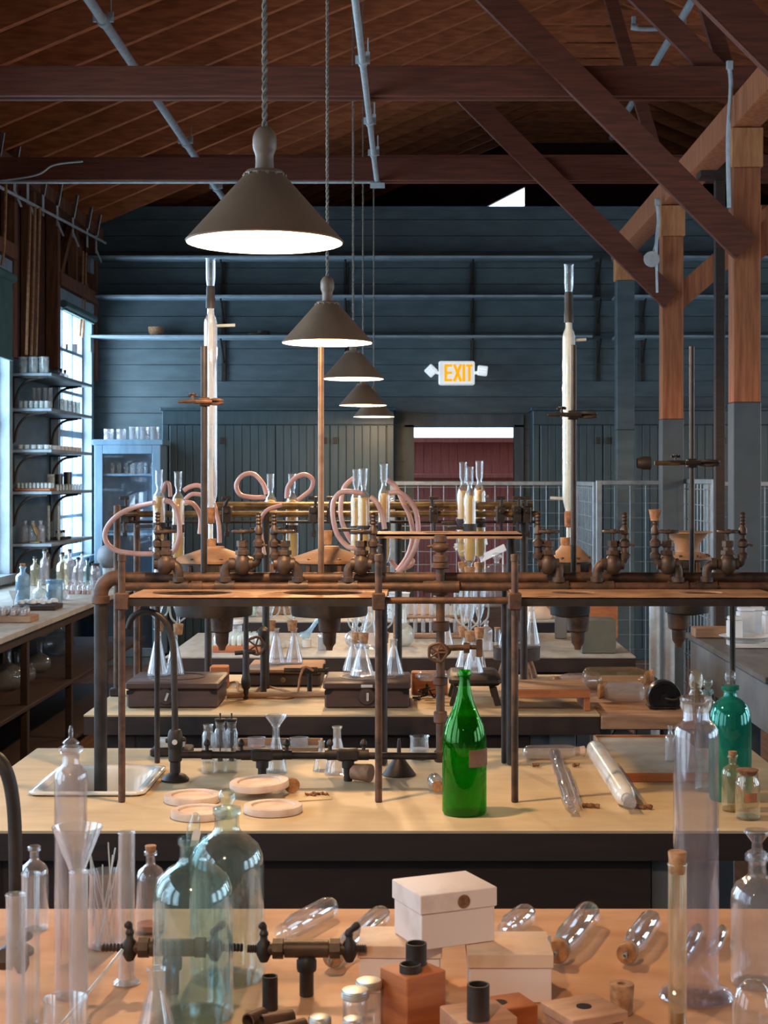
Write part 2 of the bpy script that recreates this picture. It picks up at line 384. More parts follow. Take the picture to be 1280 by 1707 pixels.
# ---- posts, longitudinal beam, trusses
TR = [6.1, 8.5, 10.9, 13.3]; PX = 1.81
for i, d in enumerate(TR):
    grey = d > 13
    lab = ['nearest square timber post at the right edge', 'large square timber post at right, reddish above and grey below', 'square timber post further back, orange above and grey below', 'slim grey painted post standing against the far wall'][i]
    t = thing('timber_post', lab, 'post', (PX, d, 0), group=None)
    MB().bbox(-.075, .075, -.075, .075, 0, 2.11).build('painted_base', 'pgrey' if not grey else 'paint', t)
    if grey: MB().bbox(-.075, .075, -.075, .075, 2.11, 3.38).build('shaft', 'paint', t)
    else: MB().bbox(-.073, .073, -.073, .073, 2.11, 3.38).build('shaft', 'post', t)
    MB().bbox(-.085, .085, -.08, .08, 3.381, 3.595).build('post_head', 'fresh', t)
    r2 = .16
    if d > 6:
        # twin plank tie beam with knee braces and struts
        k = thing('roof_truss', ['nearest roof truss crossing above the frame', 'nearer roof truss with dark horizontal tie beam and long diagonal brace', 'second roof truss with lower tie beam behind the first pendant lamp', 'far roof truss just in front of the shelved wall'][i], 'roof truss', (0, d, 0))
        if i != 3:
            for s in (-1, 1):
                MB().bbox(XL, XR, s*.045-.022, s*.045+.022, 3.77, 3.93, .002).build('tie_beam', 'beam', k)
            # left and right 45 degree braces reaching down to the post
            def dia(xa, za, xb, zb, dy, mat='beam', th=.045, wd=.15):
                m_ = MB(); m_.bar((xa, dy, za), (xb, dy, zb), th, wd, (0, 0, 1)); return m_
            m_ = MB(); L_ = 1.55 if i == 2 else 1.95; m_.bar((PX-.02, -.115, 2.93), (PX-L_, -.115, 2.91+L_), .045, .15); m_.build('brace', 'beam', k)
            m_ = MB(); m_.bar((PX+.02, -.0, 2.93), (PX+2.6, -.0, 5.2), .045, .15); m_.build('brace', 'post', k)
            m_ = MB(); m_.bar((PX-.10, .0, 3.86), (PX-1.15, .0, 4.91), .04, .12); m_.build('strut', 'beam', k)
            m_ = MB(); m_.bar((PX-.08, .09, 3.93), (PX-.42, .09, 5.1), .05, .09); m_.build('strut', 'beam', k)
        else:
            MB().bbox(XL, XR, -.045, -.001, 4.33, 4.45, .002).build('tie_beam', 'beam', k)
MBm = MB().bbox(PX-.075, PX+.075, 5.2, 13.6, 3.6, 3.768); tag(MBm.build('longitudinal_beam', 'post'), 'long square timber beam running over the posts toward the far wall', 'beam')
# lower pale block timbers near the second post
t = tag(MB().bbox(2.45, 3.6, 10.95, 11.05, 3.50, 3.62).build('cross_timber', 'post'), 'short reddish cross timber behind the large post at right', 'timber')
t = tag(MB().bbox(1.88, 1.94, 9.67, 9.73, 0, 3.55, .003).build('steel_column', 'woodd'), 'thin dark brown column from floor to roof between the two timber posts', 'column')
t = tag(MB().bbox(1.78, 2.02, 9.62, 9.78, 3.56, 3.66, .003).build('bearing_block', 'woodd'), 'dark block on top of the thin brown column', 'block')
# metal strap conduit on the posts
for (xx, d, za, zb, lab) in ((PX-.105, 8.40, 3.15, 3.91, 'pale metal strip fixed down the left face of the large post'), (PX-.115, 10.8, 2.98, 3.60, 'pale metal strip fixed down the left of the further orange post')):
    m_ = MB(); m_.tube(smooth([(xx-.005, d-.03, zb), (xx+.005, d-.03, zb-.12), (xx-.01, d-.03, (za+zb)/2), (xx-.005, d-.03, za)], 6), .012, 8)
    m_.bbox(xx-.02, xx+.015, d-.045, d-.02, zb-.02, zb+.03)
    tag(m_.build('conduit_strip', 'galv'), lab, 'conduit')
m_ = MB().at(P(1086, 432, 10.7), (math.pi/2, 0, .1)); m_.cyl(.055, -.006, .006, 20); m_.at((0, 0, 0)); m_.tube([P(1088, 421, 10.7), P(1098, 380, 10.75)], .003, 6)
tag(m_.build('hanging_disc', 'tagm'), 'round pale blue tag hanging by a string beside the further post', 'tag')
# ---- long galvanised pipes under the roof
def pipe_run(a, b, r, lab, clamps):
    t = thing('roof_pipe', lab, 'pipe'); MB().tube([a, b], r, 14).build('pipe', 'galv', t)
    a, b = Vector(a), Vector(b)
    for c in clamps:
        p = a.lerp(b, c); m_ = MB()
        m_.tube([p-Vector((0, .03, 0)), p+Vector((0, .03, 0))], r*1.35, 14)
        m_.box(p.x-r*2.1, p.x-r*.9, p.y-.012, p.y+.012, p.z-.006, p.z+.03); m_.box(p.x+r*.9, p.x+r*2.1, p.y-.012, p.y+.012, p.z-.006, p.z+.05)
        m_.tube([p+Vector((r*1.6, 0, 0)), p+Vector((r*1.6, 0, .12))], .004, 6)
        m_.build('pipe_clamp', 'galv', t)
    return t
pipe_run((-1.78, 7.0, 4.335), (-1.78, 14.95, 4.335), .028, 'thick galvanised pipe running back under the rafters on the left', (.25, .26+.19, .66, .9))
pipe_run((-.245, 6.0, 3.755), (-.245, 10.88, 3.755), .017, 'thin galvanised conduit running back beside the lamp cords', (.35, .62, .8))
pipe_run((2.11, 9.0, 5.3), (2.11, 16.5, 5.3), .03, 'galvanised pipe high under the ridge at upper right', (.45,))
m_ = MB(); m_.tube(smooth([P(1056, 28, 11.5), P(1057, 44, 11.5), P(1066, 48, 11.5), P(1108, 48, 11.5)], 5), .017, 10); m_.tube([P(1052, 44, 11.5), P(1062, 46, 11.5)], .026, 10)
tag(m_.build('pipe_elbow', 'galv'), 'short galvanised elbow pipe high up near the top right', 'pipe')
m_ = MB(); m_.tube([(XL+.15, 10.78, 3.745), (-.22, 10.78, 3.745)], .010, 8)
m_.box(-.29, -.19, 10.74, 10.82, 3.71, 3.735); m_.tube([(XL+.15, 10.78, 3.745), (XL+.15, 14.8, 3.93)], .012, 8)
m_.tube(smooth([(XL+.15, 10.78, 3.745), P(60, 292, 10.78), P(90, 275, 10.78), P(138, 269, 10.78)], 6), .007, 8)
tag(m_.build('wire_conduit', 'galv'), 'thin metal conduit along the underside of the lower tie beam and wall plate', 'conduit')
# wall plate hooks
for i, y in enumerate((10.75, 11.15, 11.6, 12.0, 12.5, 13.0, 13.6, 14.2, 14.6)):
    m_ = MB(); x = XL+.10
    m_.bbox(x, x+.006, y-.03, y+.03, 3.80, 3.97, .002); m_.bar((x+.003, y, 3.97), (x+.05, y-.05, 4.16), .006, .05)
    if i % 3 != 1: m_.bar((x+.003, y, 3.84), (x+.05, y+.02, 3.72), .006, .07, (0, 1, 0))
    tag(m_.build('metal_strap', 'galv'), 'small bent metal strap nailed to the left wall plate, '+['nearest of nine', 'second from the near end', 'third from the near end', 'fourth from the near end', 'middle of nine', 'fourth from the far end', 'third from the far end', 'second from the far end', 'farthest of nine'][i], 'strap', 'metal straps along the upper left wall plate')
for (px, d, zb, rl) in ((44, 11.9, 2.64, 'left of three long ropes reaching down to the jars'), (52, 11.95, 2.64, 'middle of three long ropes reaching down to the jars'), (60, 12.0, 2.64, 'right of three long ropes reaching down to the jars'), (3, 11.0, 3.2, 'short rope at the very left edge'), (133, 14.3, 3.0, 'left of two ropes over the far window'), (138, 14.4, 3.0, 'right of two ropes over the far window')):
    zt = 3.78; x = (px-687)/K*d
    m_ = MB(); m_.tube(smooth([(x+.03, d, zt), (x+.02, d, zt-.4), (x, d, zb)], 5), .012, 6)
    tag(m_.build('hanging_rope', 'rope'), 'thin tan '+rl, 'rope', 'ropes hanging on the left wall')
# ---- shelves and brackets on the far wall
for i, z in enumerate((3.80, 3.43, 3.05)):
    m_ = MB()
    for a, b in ((XL+.03, 1.70), (1.92, 4.2)): m_.bbox(a, b, Y1-.30, Y1, z-.025, z)
    m_.box(XL, XL+.03, Y1-.30, Y1, z-.16, z)
    t = tag(m_.build('wall_shelf', 'winp'), ['top long grey shelf on the far wall', 'middle long grey shelf on the far wall', 'lowest long grey shelf on the far wall'][i], 'shelf')
    for px in (372, 577, 787, 997, 1071):
        x = (px-687)/K*14.95; n = MB()
        n.bbox(x-.022, x+.022, Y1-.03, Y1-.002, z-.36 if i < 2 else z-.42, z-.027)
        n.tube(smooth([(x, Y1-.03, z-.24), (x, Y1-.12, z-.14), (x, Y1-.25, z-.035)], 5), .010, 8)
        n.build('bracket', 'irond', t)
tag(MB().lathe(shell([(0, 0), (.05, 0), (.07, .04), (.075, .085)], .006), 24).build('wooden_bowl', 'cork', loc=(P(260, 560, 14.85).x, 14.85, 3.051)), 'small tan bowl on the lowest far shelf', 'bowl')
m_ = MB(); m_.cyl(.12, 0, .02, 20); m_.cyl(.06, .02, .05, 16, (.05, 0, 0)); tag(m_.build('brown_dish', 'woodd', loc=(P(430, 560, 14.85).x, 14.85, 3.051)), 'flat brown dish on the lowest far shelf', 'dish')
# ---- tall beadboard cupboards
def bead(mb, x0, x1, z0, z1, y, step=.075):
    n = max(1, round((x1-x0)/step)); s = (x1-x0)/n
    for i in range(n): mb.bbox(x0+i*s+.002, x0+(i+1)*s-.002, y-.02, y, z0, z1, .004)
def cupboard(px0, px1, lab, cuts, flip):
    d = 14.6; x0 = (px0-687)/K*d; x1 = (px1-687)/K*d; t = thing('cupboard', lab, 'cupboard', (x0, d, 0)); W_ = x1-x0
    m_ = MB(); m_.box(0, W_, .003, .385, 0, 2.33); m_.bbox(-.02, W_+.02, -.035, .385, 2.331, 2.36)
    m_.bbox(0, W_, -.022, .002, 2.20, 2.33); m_.bbox(0, W_, -.022, .002, 0, .1)
    m_.bbox(0, .06, -.022, .002, .1, 2.2); m_.bbox(W_-.06, W_, -.022, .002, .1, 2.2)
    m_.build('case', 'cab', t); n = len(cuts)-1
    for i in range(n):
        a = .065+(W_-.13)*cuts[i]; b = .065+(W_-.13)*cuts[i+1]
        q = MB(); q.box(a+.004, b-.004, -.014, .002, .105, 2.195); bead(q, a+.004, b-.004, .105, 2.195, -.014)
        dr = q.build('door', 'cab', t)
        hx = b-.05 if i % 2 == 0 else a+.05
        for zz in (2.05, .9):
            h = MB(); h.bbox(hx-.02, hx+.02, -.05, -.035, zz-.03, zz+.03, .002); h.cyl(.012, 0, .02, 10, (0, 0, 0)); h.build('latch', 'irond', dr)
cupboard(271, 656, 'long blue-grey beadboard cupboard left of the doorway', (0, .22, .49, .74, 1), 0)
cupboard(888, 1330, 'dark beadboard cupboard right of the doorway behind the mesh fence', (0, .25, .5, .75, 1), 0)
# ---- outside the doorway
m_ = MB(); bead(m_, -1.5, 3.5, 0, 2.2, 22.0, .12); m_.box(-1.5, 3.5, 22.0, 22.1, 0, 2.2); m_.bbox(-1.5, 3.5, 21.9, 22.0, 2.2, 2.27); m_.bbox(-1.5, 3.5, 21.93, 21.98, 1.70, 1.76)
tag(m_.build('outbuilding_wall', 'redwall'), 'dark red boarded building seen through the doorway', 'building')
tag(MB().box(XL-6, XR+6, YG+.2, 24, -.12, -.01).build('yard_ground', 'floor'), 'ground of the yard outside the doorway', 'ground')
# ---- exit sign
c = P(761, 622, 14.9); t = thing('exit_sign', 'lit white EXIT sign with amber letters and twin lamp heads on the far wall', 'exit sign', c)
MB().bbox(-.172, .172, -.03, .045, -.115, .115, .012).build('case', 'signw', t)
m_ = MB(); q = -.036
def stroke(a, b, w_=.026): m_.bar((a[0], q, a[1]), (b[0], q, b[1]), .01, w_, (0, 0, 1) if abs(b[0]-a[0]) > .001 else (1, 0, 0))
hh = .082
for x in (-.105,):
    stroke((x, -hh), (x, hh)); [stroke((x, z_), (x+.06, z_), .024) for z_ in (-hh+.012, 0, hh-.012)]
stroke((-.025, -hh), (.04, hh)); stroke((.04, -hh), (-.025, hh))
stroke((.067, -hh), (.067, hh)); stroke((.12, -hh), (.12, hh)); stroke((.09, hh-.012), (.15, hh-.012), .024)
m_.build('letters', 'signy', t)
for s, a in ((-1, math.pi/4), (1, .12)):
    m_ = MB().at((s*.245, -.03, .02), (0, a, 0)); m_.bbox(-.048, .048, -.03, .02, -.048, .048, .008)
    for i in (-1, 0, 1):
        for j in (-1, 0, 1): m_.box(i*.026-.009, i*.026+.009, -.036, -.03, j*.026-.009, j*.026+.009)
    m_.at((0, 0, 0)); m_.tube([(s*.17, 0, 0), (s*.215, 0, .01)], .014, 8)
    m_.build('lamp_head', 'signw', t)
# ---- wire mesh fence
def mesh_panel(a, b, z0, z1, lab, mat='wire', nx=None, dz=.105):
    a, b = Vector(a), Vector(b); L = (b-a).length; t = thing('mesh_panel', lab, 'fence', (a.x, a.y, 0), (0, 0, math.atan2(b.y-a.y, b.x-a.x)))
    m_ = MB()
    for xx in (0, L): m_.bbox(xx-.02, xx+.02, -.02, .02, 0, z1, .004)
    m_.bbox(.02, L-.02, -.016, .016, z1-.035, z1, .004); m_.bbox(.02, L-.02, -.016, .016, z0, z0+.035, .004)
    m_.build('frame', 'wire', t)
    m_ = MB(); n = nx or round(L/.105)
    for i in range(1, n): m_.tube([(L*i/n, 0, z0), (L*i/n, 0, z1-.02)], .0035, 5)
    z = z0+dz
    while z < z1-.03: m_.tube([(0, .006, z), (L, .006, z)], .0035, 5); z += dz
    m_.build('mesh', mat, t)
mesh_panel((-.16, 12.7, 0), (1.30, 12.7, 0), .05, 1.675, 'long wire mesh panel below the doorway')
mesh_panel((1.32, 12.68, 0), (1.32, 11.24, 0), .05, 1.675, 'narrow foreshortened mesh panel at the fence corner by the right condenser')
mesh_panel((1.34, 11.2, 0), (1.90, 11.2, 0), .05, 1.685, 'square wire mesh panel facing forward right of the condenser')
mesh_panel((1.92, 11.1, 0), (1.92, 9.9, 0), .05, 1.695, 'foreshortened wire mesh gate beside the thin dark column', nx=10)
mesh_panel((2.16, 11.4, 0), (3.2, 11.4, 0), .05, 1.675, 'wire mesh panel at the right edge behind the large post')
# ================================================================ PENDANT LAMPS
def pendant(first, loc, label):
    t = thing('pendant_lamp', label, 'pendant lamp', loc, group=None)
    pr = [(.179, 0), (.182, .004), (.178, .008), (.052, .150), (.046, .156)]
    m_ = MB(); m_.lathe(pr, 48); t_ = m_.build('shade', 'shade', t)
    m_ = MB(); m_.lathe([(.0, .150), (.045, .149), (.174, .006), (.179, .0)], 48); m_.build('shade_lining', 'shadein', t_)
    m_ = MB(); m_.lathe([(0, .150), (.044, .152), (.046, .160), (.042, .166), (.0, .166)], 32)
    for k in range(14): a = k*math.pi/7; m_.cyl(.004, .150, .158, 6, (.047*math.cos(a), .047*math.sin(a), 0))
    m_.build('shade_holder', 'shade', t)
    m_ = MB(); m_.lathe(rnd([(.022, .166), (.021, .20), (.027, .218), (.027, .245), (.018, .262), (.008, .268), (0, .268)], 3), 20); m_.build('socket', 'shade', t)
    m_ = MB(); m_.lathe(rnd([(0, .018), (.022, .026), (.030, .050), (.024, .08), (.014, .10), (.013, .15)], 4), 20); m_.build('bulb', 'bulb', t)
    top = roofz(loc[0])-loc[2]+.19; m_ = MB()
    for s in (0, math.pi):
        pts = []; n = int((top-.265)/.006)
        for i in range(n+1):
            z = .265+(top-.265)*i/n; a = z*2*math.pi/.042+s; pts.append((.0038*math.cos(a), .0038*math.sin(a), z))
        m_.tube(pts, .0036, 5)
    m_.build('cord', 'cord', t)
    l = bpy.data.lights.new('lamp_light', 'POINT'); l.energy = LAMP_POWER*(.35 if loc[1] > 13 else .6 if loc[1] > 11 else 1); l.color = (1, .66, .36); l.shadow_soft_size = .03
    o = bpy.data.objects.new('lamp_light', l); COL.objects.link(o); o.parent = t; o.location = (0, 0, .008)
    return t
LY = [(3.6, 441, 405), (6.25, 545.5, 572), (9.2, 588.5, 632), (11.85, 605, 676), (13.7, 623, 695)]
LL = ['nearest and largest cone pendant lamp at upper left', 'second cone pendant lamp, directly right of and below the nearest', 'middle cone pendant lamp in the row of five', 'fourth cone pendant lamp, above the smallest one', 'farthest and smallest cone pendant lamp']
for (d, px, py), lb in zip(LY, LL): pendant(0, tuple(P(px, py, d)), lb)
# a second row hangs over the right half of the room, outside the picture
for d, nm in ((5.4, 'nearest'), (8.6, 'middle'), (11.2, 'farthest')): pendant(0, (3.9, d, 2.25), nm+' cone pendant lamp of three over the right side of the room')
pendant(0, (-.35, .95, 2.244), 'cone pendant lamp above the near end of the foreground table')
# ================================================================ WORK TABLES
TH = .9
def table(x0, x1, y0, y1, lab, topm='top', hole=None, apron=.061, xs=None, leg='woodd', brace=False, body=None):
    t = thing('work_table', lab, 'table', ((x0+x1)/2, (y0+y1)/2, 0)); cx, cy = (x0+x1)/2, (y0+y1)/2
    def grid(m_, z0, z1):
        if not hole: m_.box(x0-cx, x1-cx, y0-cy, y1-cy, z0, z1); return
        a, b, c, d = [hole[0]-cx, hole[1]-cx, hole[2]-cy, hole[3]-cy]
        m_.box(x0-cx, x1-cx, y0-cy, c, z0, z1); m_.box(x0-cx, x1-cx, d, y1-cy, z0, z1)
        m_.box(x0-cx, a, c, d, z0, z1); m_.box(b, x1-cx, c, d, z0, z1)
    m_ = MB()
    if xs:
        m_.box(x0-cx, xs-cx-.002, y0-cy, y1-cy, TH-.006, TH) if not hole else grid(m_, TH-.006, TH)
        if not hole: m_.box(xs-cx+.002, x1-cx, y0-cy, y1-cy, TH-.006, TH)
    else: grid(m_, TH-.006, TH)
    m_.build('top', topm, t)
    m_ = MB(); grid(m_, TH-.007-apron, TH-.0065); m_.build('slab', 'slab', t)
    for sx in (0, 1):
        for sy in (0, 1):
            xx = x0+.12-cx if sx == 0 else x1-.12-cx; yy = y0+.1-cy if sy == 0 else y1-.1-cy
            MB().bbox(xx-.045, xx+.045, yy-.045, yy+.045, 0, TH-.008-apron).build('leg', 'legg' if sx else leg, t)
    m_ = MB(); m_.bar((x0+.15-cx, 0, .25), (x1-.15-cx, 0, .25), .06, .04); m_.box(x0-cx+.05, x1-cx-.3, y0-cy+.25, y1-cy-.06, .3, .32); m_.build('lower_shelf', leg, t)
    if body is not None: MB().box(x0+.05-cx, body-cx, y0+.06-cy, y0+.09-cy, .001, TH-.009-apron).build('shade_front', 'slab', t); MB().box(body-.03-cx, body-cx, y0+.091-cy, y1-.06-cy, .001, TH-.009-apron).build('shade_side', 'slab', t); m_ = MB(); m_.box(body+.005-cx, body+.15-cx, y0+.08-cy, y0+.12-cy, .001, TH-.01-apron); m_.bar((body+.12-cx, y0+.1-cy, .38), (body+.36-cx, y0+.1-cy, TH-.08), .03, .12); m_.build('end_board', 'legg', t)  # front and side sheets added to darken the space under the table
    if brace:
        m_ = MB(); yy = y0+.12-cy; m_.bar((x1-cx-.5, yy, .1), (x1-cx-.12, yy, .78), .03, .13); m_.build('brace', 'legg', t)
    return t
table(-1.9, 1.75, 1.82, 2.897, 'nearest work table across the bottom of the picture', 'topA')
SK = (-.955, -.685, 3.925, 4.28)
table(-1.11, 1.0, 3.537, 4.62, 'second work table with inset sink and green bottle', 'top', SK, leg='woodd', brace=True, body=.55)
table(-1.11, .634, 5.27, 6.35, 'third work table carrying the brown heater boxes', 'top', brace=True, body=.40)
t = thing('side_table', 'thinner extension table at the right end of the third table', 'table', (.77, 5.9, 0))
MB().bbox(-.133, .19, -.64, .45, TH-.05, TH-.002).build('top', 'wood', t)
for x in (-.09, .15): MB().bbox(x-.03, x+.03, -.35, -.29, 0, TH-.05).build('leg', 'legg', t)
for x in (-.09, .15): MB().bbox(x-.03, x+.03, .3, .36, 0, TH-.05).build('leg', 'legg', t)
table(-1.106, 1.0, 6.98, 8.06, 'fourth work table behind the heater boxes', 'topL', brace=True, body=.7)
table(-1.106, 1.0, 8.7, 9.78, 'fifth work table in the dim background', 'topL')
# sink
m_ = MB(); a, b, c, d = SK
def rr(x0, x1, y0, y1, r, n=5):
    out = []
    for (cx, cy, s) in ((x1-r, y1-r, 0), (x0+r, y1-r, 1), (x0+r, y0+r, 2), (x1-r, y0+r, 3)):
        for k in range(n+1):
            an = math.pi/2*(s+k/n); out.append((cx+r*math.cos(an), cy+r*math.sin(an)))
    return out
lv = [(.012, .004, .03), (.0, .006, .03), (-.012, .001, .04), (-.022, -.02, .05), (-.03, -.09, .05), (-.055, -.115, .05), (-.10, -.118, .03)]
vs = []; fs = []; N = 24
for g, z, r in lv: vs += [(x, y, TH+z) for x, y in rr(a-g, b+g, c-g, d+g, r)]
vs2 = [(a+.5*(b-a), c+.5*(d-c), TH-.12)]
for i in range(len(lv)-1):
    for k in range(N): fs.append((i*N+k, i*N+(k+1) % N, (i+1)*N+(k+1) % N, (i+1)*N+k))
lv[0] = lv[0]
L0 = (len(lv)-1)*N
fs.append(tuple(range(L0+N-1, L0-1, -1)))
fs = [tuple(reversed(f)) for f in fs]
m_.add(vs, fs)
o = m_.build('sink', 'porc'); md = o.modifiers.new('wall', 'SOLIDIFY'); md.thickness = .006; md.offset = -1
tag(o, 'white porcelain basin let into the left of the second table', 'sink')
# side bench along the left wall
t = thing('wall_bench', 'long bench under the left windows with open shelves below', 'bench', (XL, 7, 0))
MB().bbox(.0, 1.0, -4.5, 5.2, TH-.035, TH).build('top', 'topL', t)
MB().bbox(.03, .97, -4.5, 5.15, TH-.09, TH-.037, .002).build('apron', 'woodd', t)
m_ = MB(); m_.bbox(.05, .98, -4.5, 5.15, .44, .465); m_.build('middle_shelf', 'woodd', t)
MB().bbox(.05, .98, -4.5, 5.15, .08, .1).build('bottom_shelf', 'woodd', t)
for y in (-3.2, -1.4, .4, 1.5, 2.6, 3.7, 5.05): MB().bbox(.93, .97, y-.025, y+.025, 0, TH-.09).build('leg', 'woodd', t)
MB().bbox(.0, .03, -4.5, 5.15, 0, TH-.09).build('back_panel', 'woodd', t)
# right counter
t = thing('side_counter', 'grey-sided counter at the right edge with tidy white boxes', 'counter', (1.42, 8.1, 0))
MB().bbox(0, 1.6, -1.82, 0, TH-.03, TH).build('top', 'topR', t)
for k in range(2): MB().bbox(.02, .05, -1.80+k*.9, -.92+k*.9, .66, TH-.035).build('drawer_front', 'legg', t)
for y in (-1.75, -.1): MB().bbox(.04, .12, y-.04, y+.04, 0, .66).build('leg', 'woodd', t)
MB().bbox(.04, 1.55, -1.7, -.15, .2, .23).build('lower_shelf', 'woodd', t)
# left wall shelves with brackets
SHZ = (2.505, 2.235, 1.92, 1.60, 1.20)
names_ = ['topmost', 'second', 'third', 'fourth', 'lowest']
for z, nm in zip(SHZ, names_):
    t = thing('wall_shelf', nm+' bracketed shelf on the left wall, crossing the window', 'shelf', (XL, 11.9, z))
    MB().bbox(.0, .31, 0, 1.5, -.025, 0).build('board', 'winp', t)
    for y in (.03, 1.25):
        m_ = MB(); m_.bar((.012, y, -.03), (.012, y, -.27), .03, .012, (1, 0, 0)); m_.bar((.01, y, -.034), (.27, y, -.034), .03, .012)
        m_.tube(smooth([(.02, y, -.26), (.045, y, -.14), (.12, y, -.06), (.24, y, -.036)], 6), .010, 8)
        m_.build('bracket', 'irond', t)
# glass-fronted cabinet
t = thing('glass_cabinet', 'pale blue glass-fronted cabinet in the far left corner', 'cabinet', (-2.88, 14.15, 0)); W_ = .60
m_ = MB(); m_.box(0, .02, 0, .38, 0, 2.0); m_.box(W_-.02, W_, 0, .38, 0, 2.0); m_.box(0, W_, .36, .38, 0, 2.0); m_.bbox(-.02, W_+.02, -.02, .4, 2.0, 2.05); m_.box(0, W_, 0, .38, .0, .08)
for z in (1.72, 1.18, .6): m_.box(.02, W_-.02, .02, .36, z, z+.02)
m_.build('case', 'cabl', t)
m_ = MB(); m_.bbox(0, .075, -.02, 0, .08, 2.0); m_.bbox(W_-.075, W_, -.02, 0, .08, 2.0); m_.bbox(.075, W_-.075, -.02, 0, 1.92, 2.0); m_.bbox(.075, W_-.075, -.02, 0, .08, .16)
dr = m_.build('door', 'cabl', t)
MB().box(.075, W_-.075, -.012, -.008, .16, 1.92).build('pane', 'pane', dr)
# ================================================================ GLASSWARE KIT
PR = {
 'bottle': [(0, .012), (.6, .004), (.93, 0), (1, .03), (1, .62), (.97, .70), (.80, .765), (.5, .805), (.36, .83), (.34, .86), (.34, .93), (.46, .945), (.46, .985), (.38, 1)],
 'carboy': [(0, .02), (.6, .004), (.93, 0), (1, .025), (1, .66), (.95, .755), (.80, .83), (.55, .875), (.34, .90), (.30, .915), (.30, .955), (.42, .965), (.42, 1), (.33, 1)],
 'carboy2': [(0, .02), (.6, .004), (.93, 0), (1, .025), (1, .655), (.965, .72), (.85, .78), (.64, .825), (.44, .85), (.35, .875), (.33, .90), (.33, .955), (.38, .965), (.38, 1), (.31, 1)],
 'wine': [(0, .03), (.6, .004), (.93, 0), (1, .02), (1, .50), (.97, .555), (.86, .625), (.64, .70), (.42, .78), (.30, .86), (.255, .93), (.25, .955), (.31, .96), (.31, .985), (.27, 1)],
 'erl': [(0, .012), (.7, .004), (.95, 0), (1, .03), (.97, .07), (.36, .72), (.33, .78), (.33, .95), (.42, .975), (.42, 1), (.36, 1)],
 'rflask': [(0, 0), (.5, .02), (.86, .12), (1, .27), (.92, .41), (.66, .52), (.30, .585), (.24, .63), (.24, .96), (.32, .985), (.32, 1)],
 'cyl': [(0, .012), (1.0, .0), (1.35, .0), (1.62, .008), (1.5, .022), (1.05, .04), (1, .06), (1, .985), (1.1, .995), (1.08, 1)],
 'tallcyl': [(0, .01), (1.0, .0), (1.45, .0), (1.66, .012), (1.5, .030), (1.05, .045), (1, .065), (1, .872), (.97, .895), (.82, .912), (.64, .922), (.58, .93), (.57, .98), (.72, .99), (.72, 1)],
 'tallbot': [(0, .01), (.9, 0), (1, .015), (1, .875), (.96, .90), (.75, .918), (.58, .928), (.52, .938), (.52, .975), (.76, .985), (.76, 1), (.6, 1)],
 'beaker': [(0, .015), (.85, 0), (.98, .02), (1, .06), (1, .95), (1.07, .985), (1.08, 1)],
 'jar': [(0, .02), (.9, 0), (1, .03), (1, .74), (.95, .80), (.86, .84), (.86, 1)],
 'tube': [(0, 0), (.6, .02), (.9, .06), (1, .12), (1, .97), (1.12, 1)],
 'vial': [(0, .01), (.9, 0), (1, .03), (1, .78), (.8, .84), (.75, .87), (.75, .97), (.86, 1)],
 'funnel': [(.10, 0), (.12, .40), (1, .985), (1.03, 1)],
 'dome': [(0, 1), (.12, .995), (.5, .94), (.82, .80), (.97, .60), (1, .40), (1, .02), (1.06, 0)],
 'square': [(0, .01), (.92, 0), (1, .02), (1, .68), (.9, .73), (.5, .78), (.42, .80), (.42, .93), (.55, .95), (.55, 1), (.45, 1)],
}
def vessel(name, lab, cat, x, y, z, R, H, pr='bottle', mat='glass', stop=None, fill=None, label=None, group=None, t=None, n=32, rot=None, lid=None):
    prof = [(r*R, z_*H) for r, z_ in PR[pr]]; wt = t or max(.0012, min(.0035, R*.05))
    m_ = MB(); m_.lathe(shell(prof, wt), n)
    if not (stop or fill or label or lid):
        o = m_.build(name, mat, loc=(x, y, z)); tag(o, lab, cat, group)
        if rot: o.rotation_euler = rot
        return o
    root = thing(name, lab, cat, (x, y, z), rot or (0, 0, 0), group)
    m_.build('body', mat, root); rt, zt = prof[-1]
    if fill:      # (material, height fraction)
        fm, fh = fill; q = [(0, .014*H)]
        for r, z_ in prof:
            if .0 < z_ < fh*H and r > 0: q.append((max(r-wt*1.6, .0005), max(z_, .014*H)))
        rl = q[-1][0]; q += [(rl, fh*H), (0, fh*H)]
        MB().lathe(q, n).build('contents', fm, root)
    if label:     # (material, z0 fraction, z1 fraction, half angle, centre angle)
        lm, a, b, ha, ca = label; rr_ = R*1.01+.0004; vs = []; fs = []; k = 10
        for i in range(k+1):
            an = ca-ha+2*ha*i/k
            for zz in (a*H, b*H):
                for r_ in (rr_, rr_+.0008): vs.append((r_*math.cos(an), r_*math.sin(an), zz))
        for i in range(k):
            o_ = i*4; fs += [(o_+1, o_+5, o_+7, o_+3), (o_+4, o_, o_+2, o_+6), (o_+2, o_+3, o_+7, o_+6), (o_, o_+4, o_+5, o_+1)]
        fs += [(0, 1, 3, 2), (k*4, k*4+2, k*4+3, k*4+1)]
        MB().add(vs, fs).build('label', lm, root)
    if stop: stopper(root, rt, H, *stop)
    if lid:
        m_ = MB(); hh = lid[1]; m_.lathe([(0, H+.001+hh*.2), (rt*1.02, H+hh*.2), (rt*1.2, H+hh*.15), (rt*1.25, H+hh*.05), (rt*1.25, H-hh*.7), (rt*1.15, H-hh*.8)], n)
        for k in range(3): m_.lathe([(rt*1.25, H-hh*(.1+.2*k)), (rt*1.30, H-hh*(.15+.2*k)), (rt*1.25, H-hh*(.2+.2*k))], n)
        m_.build('lid', lid[0], root)
    return root
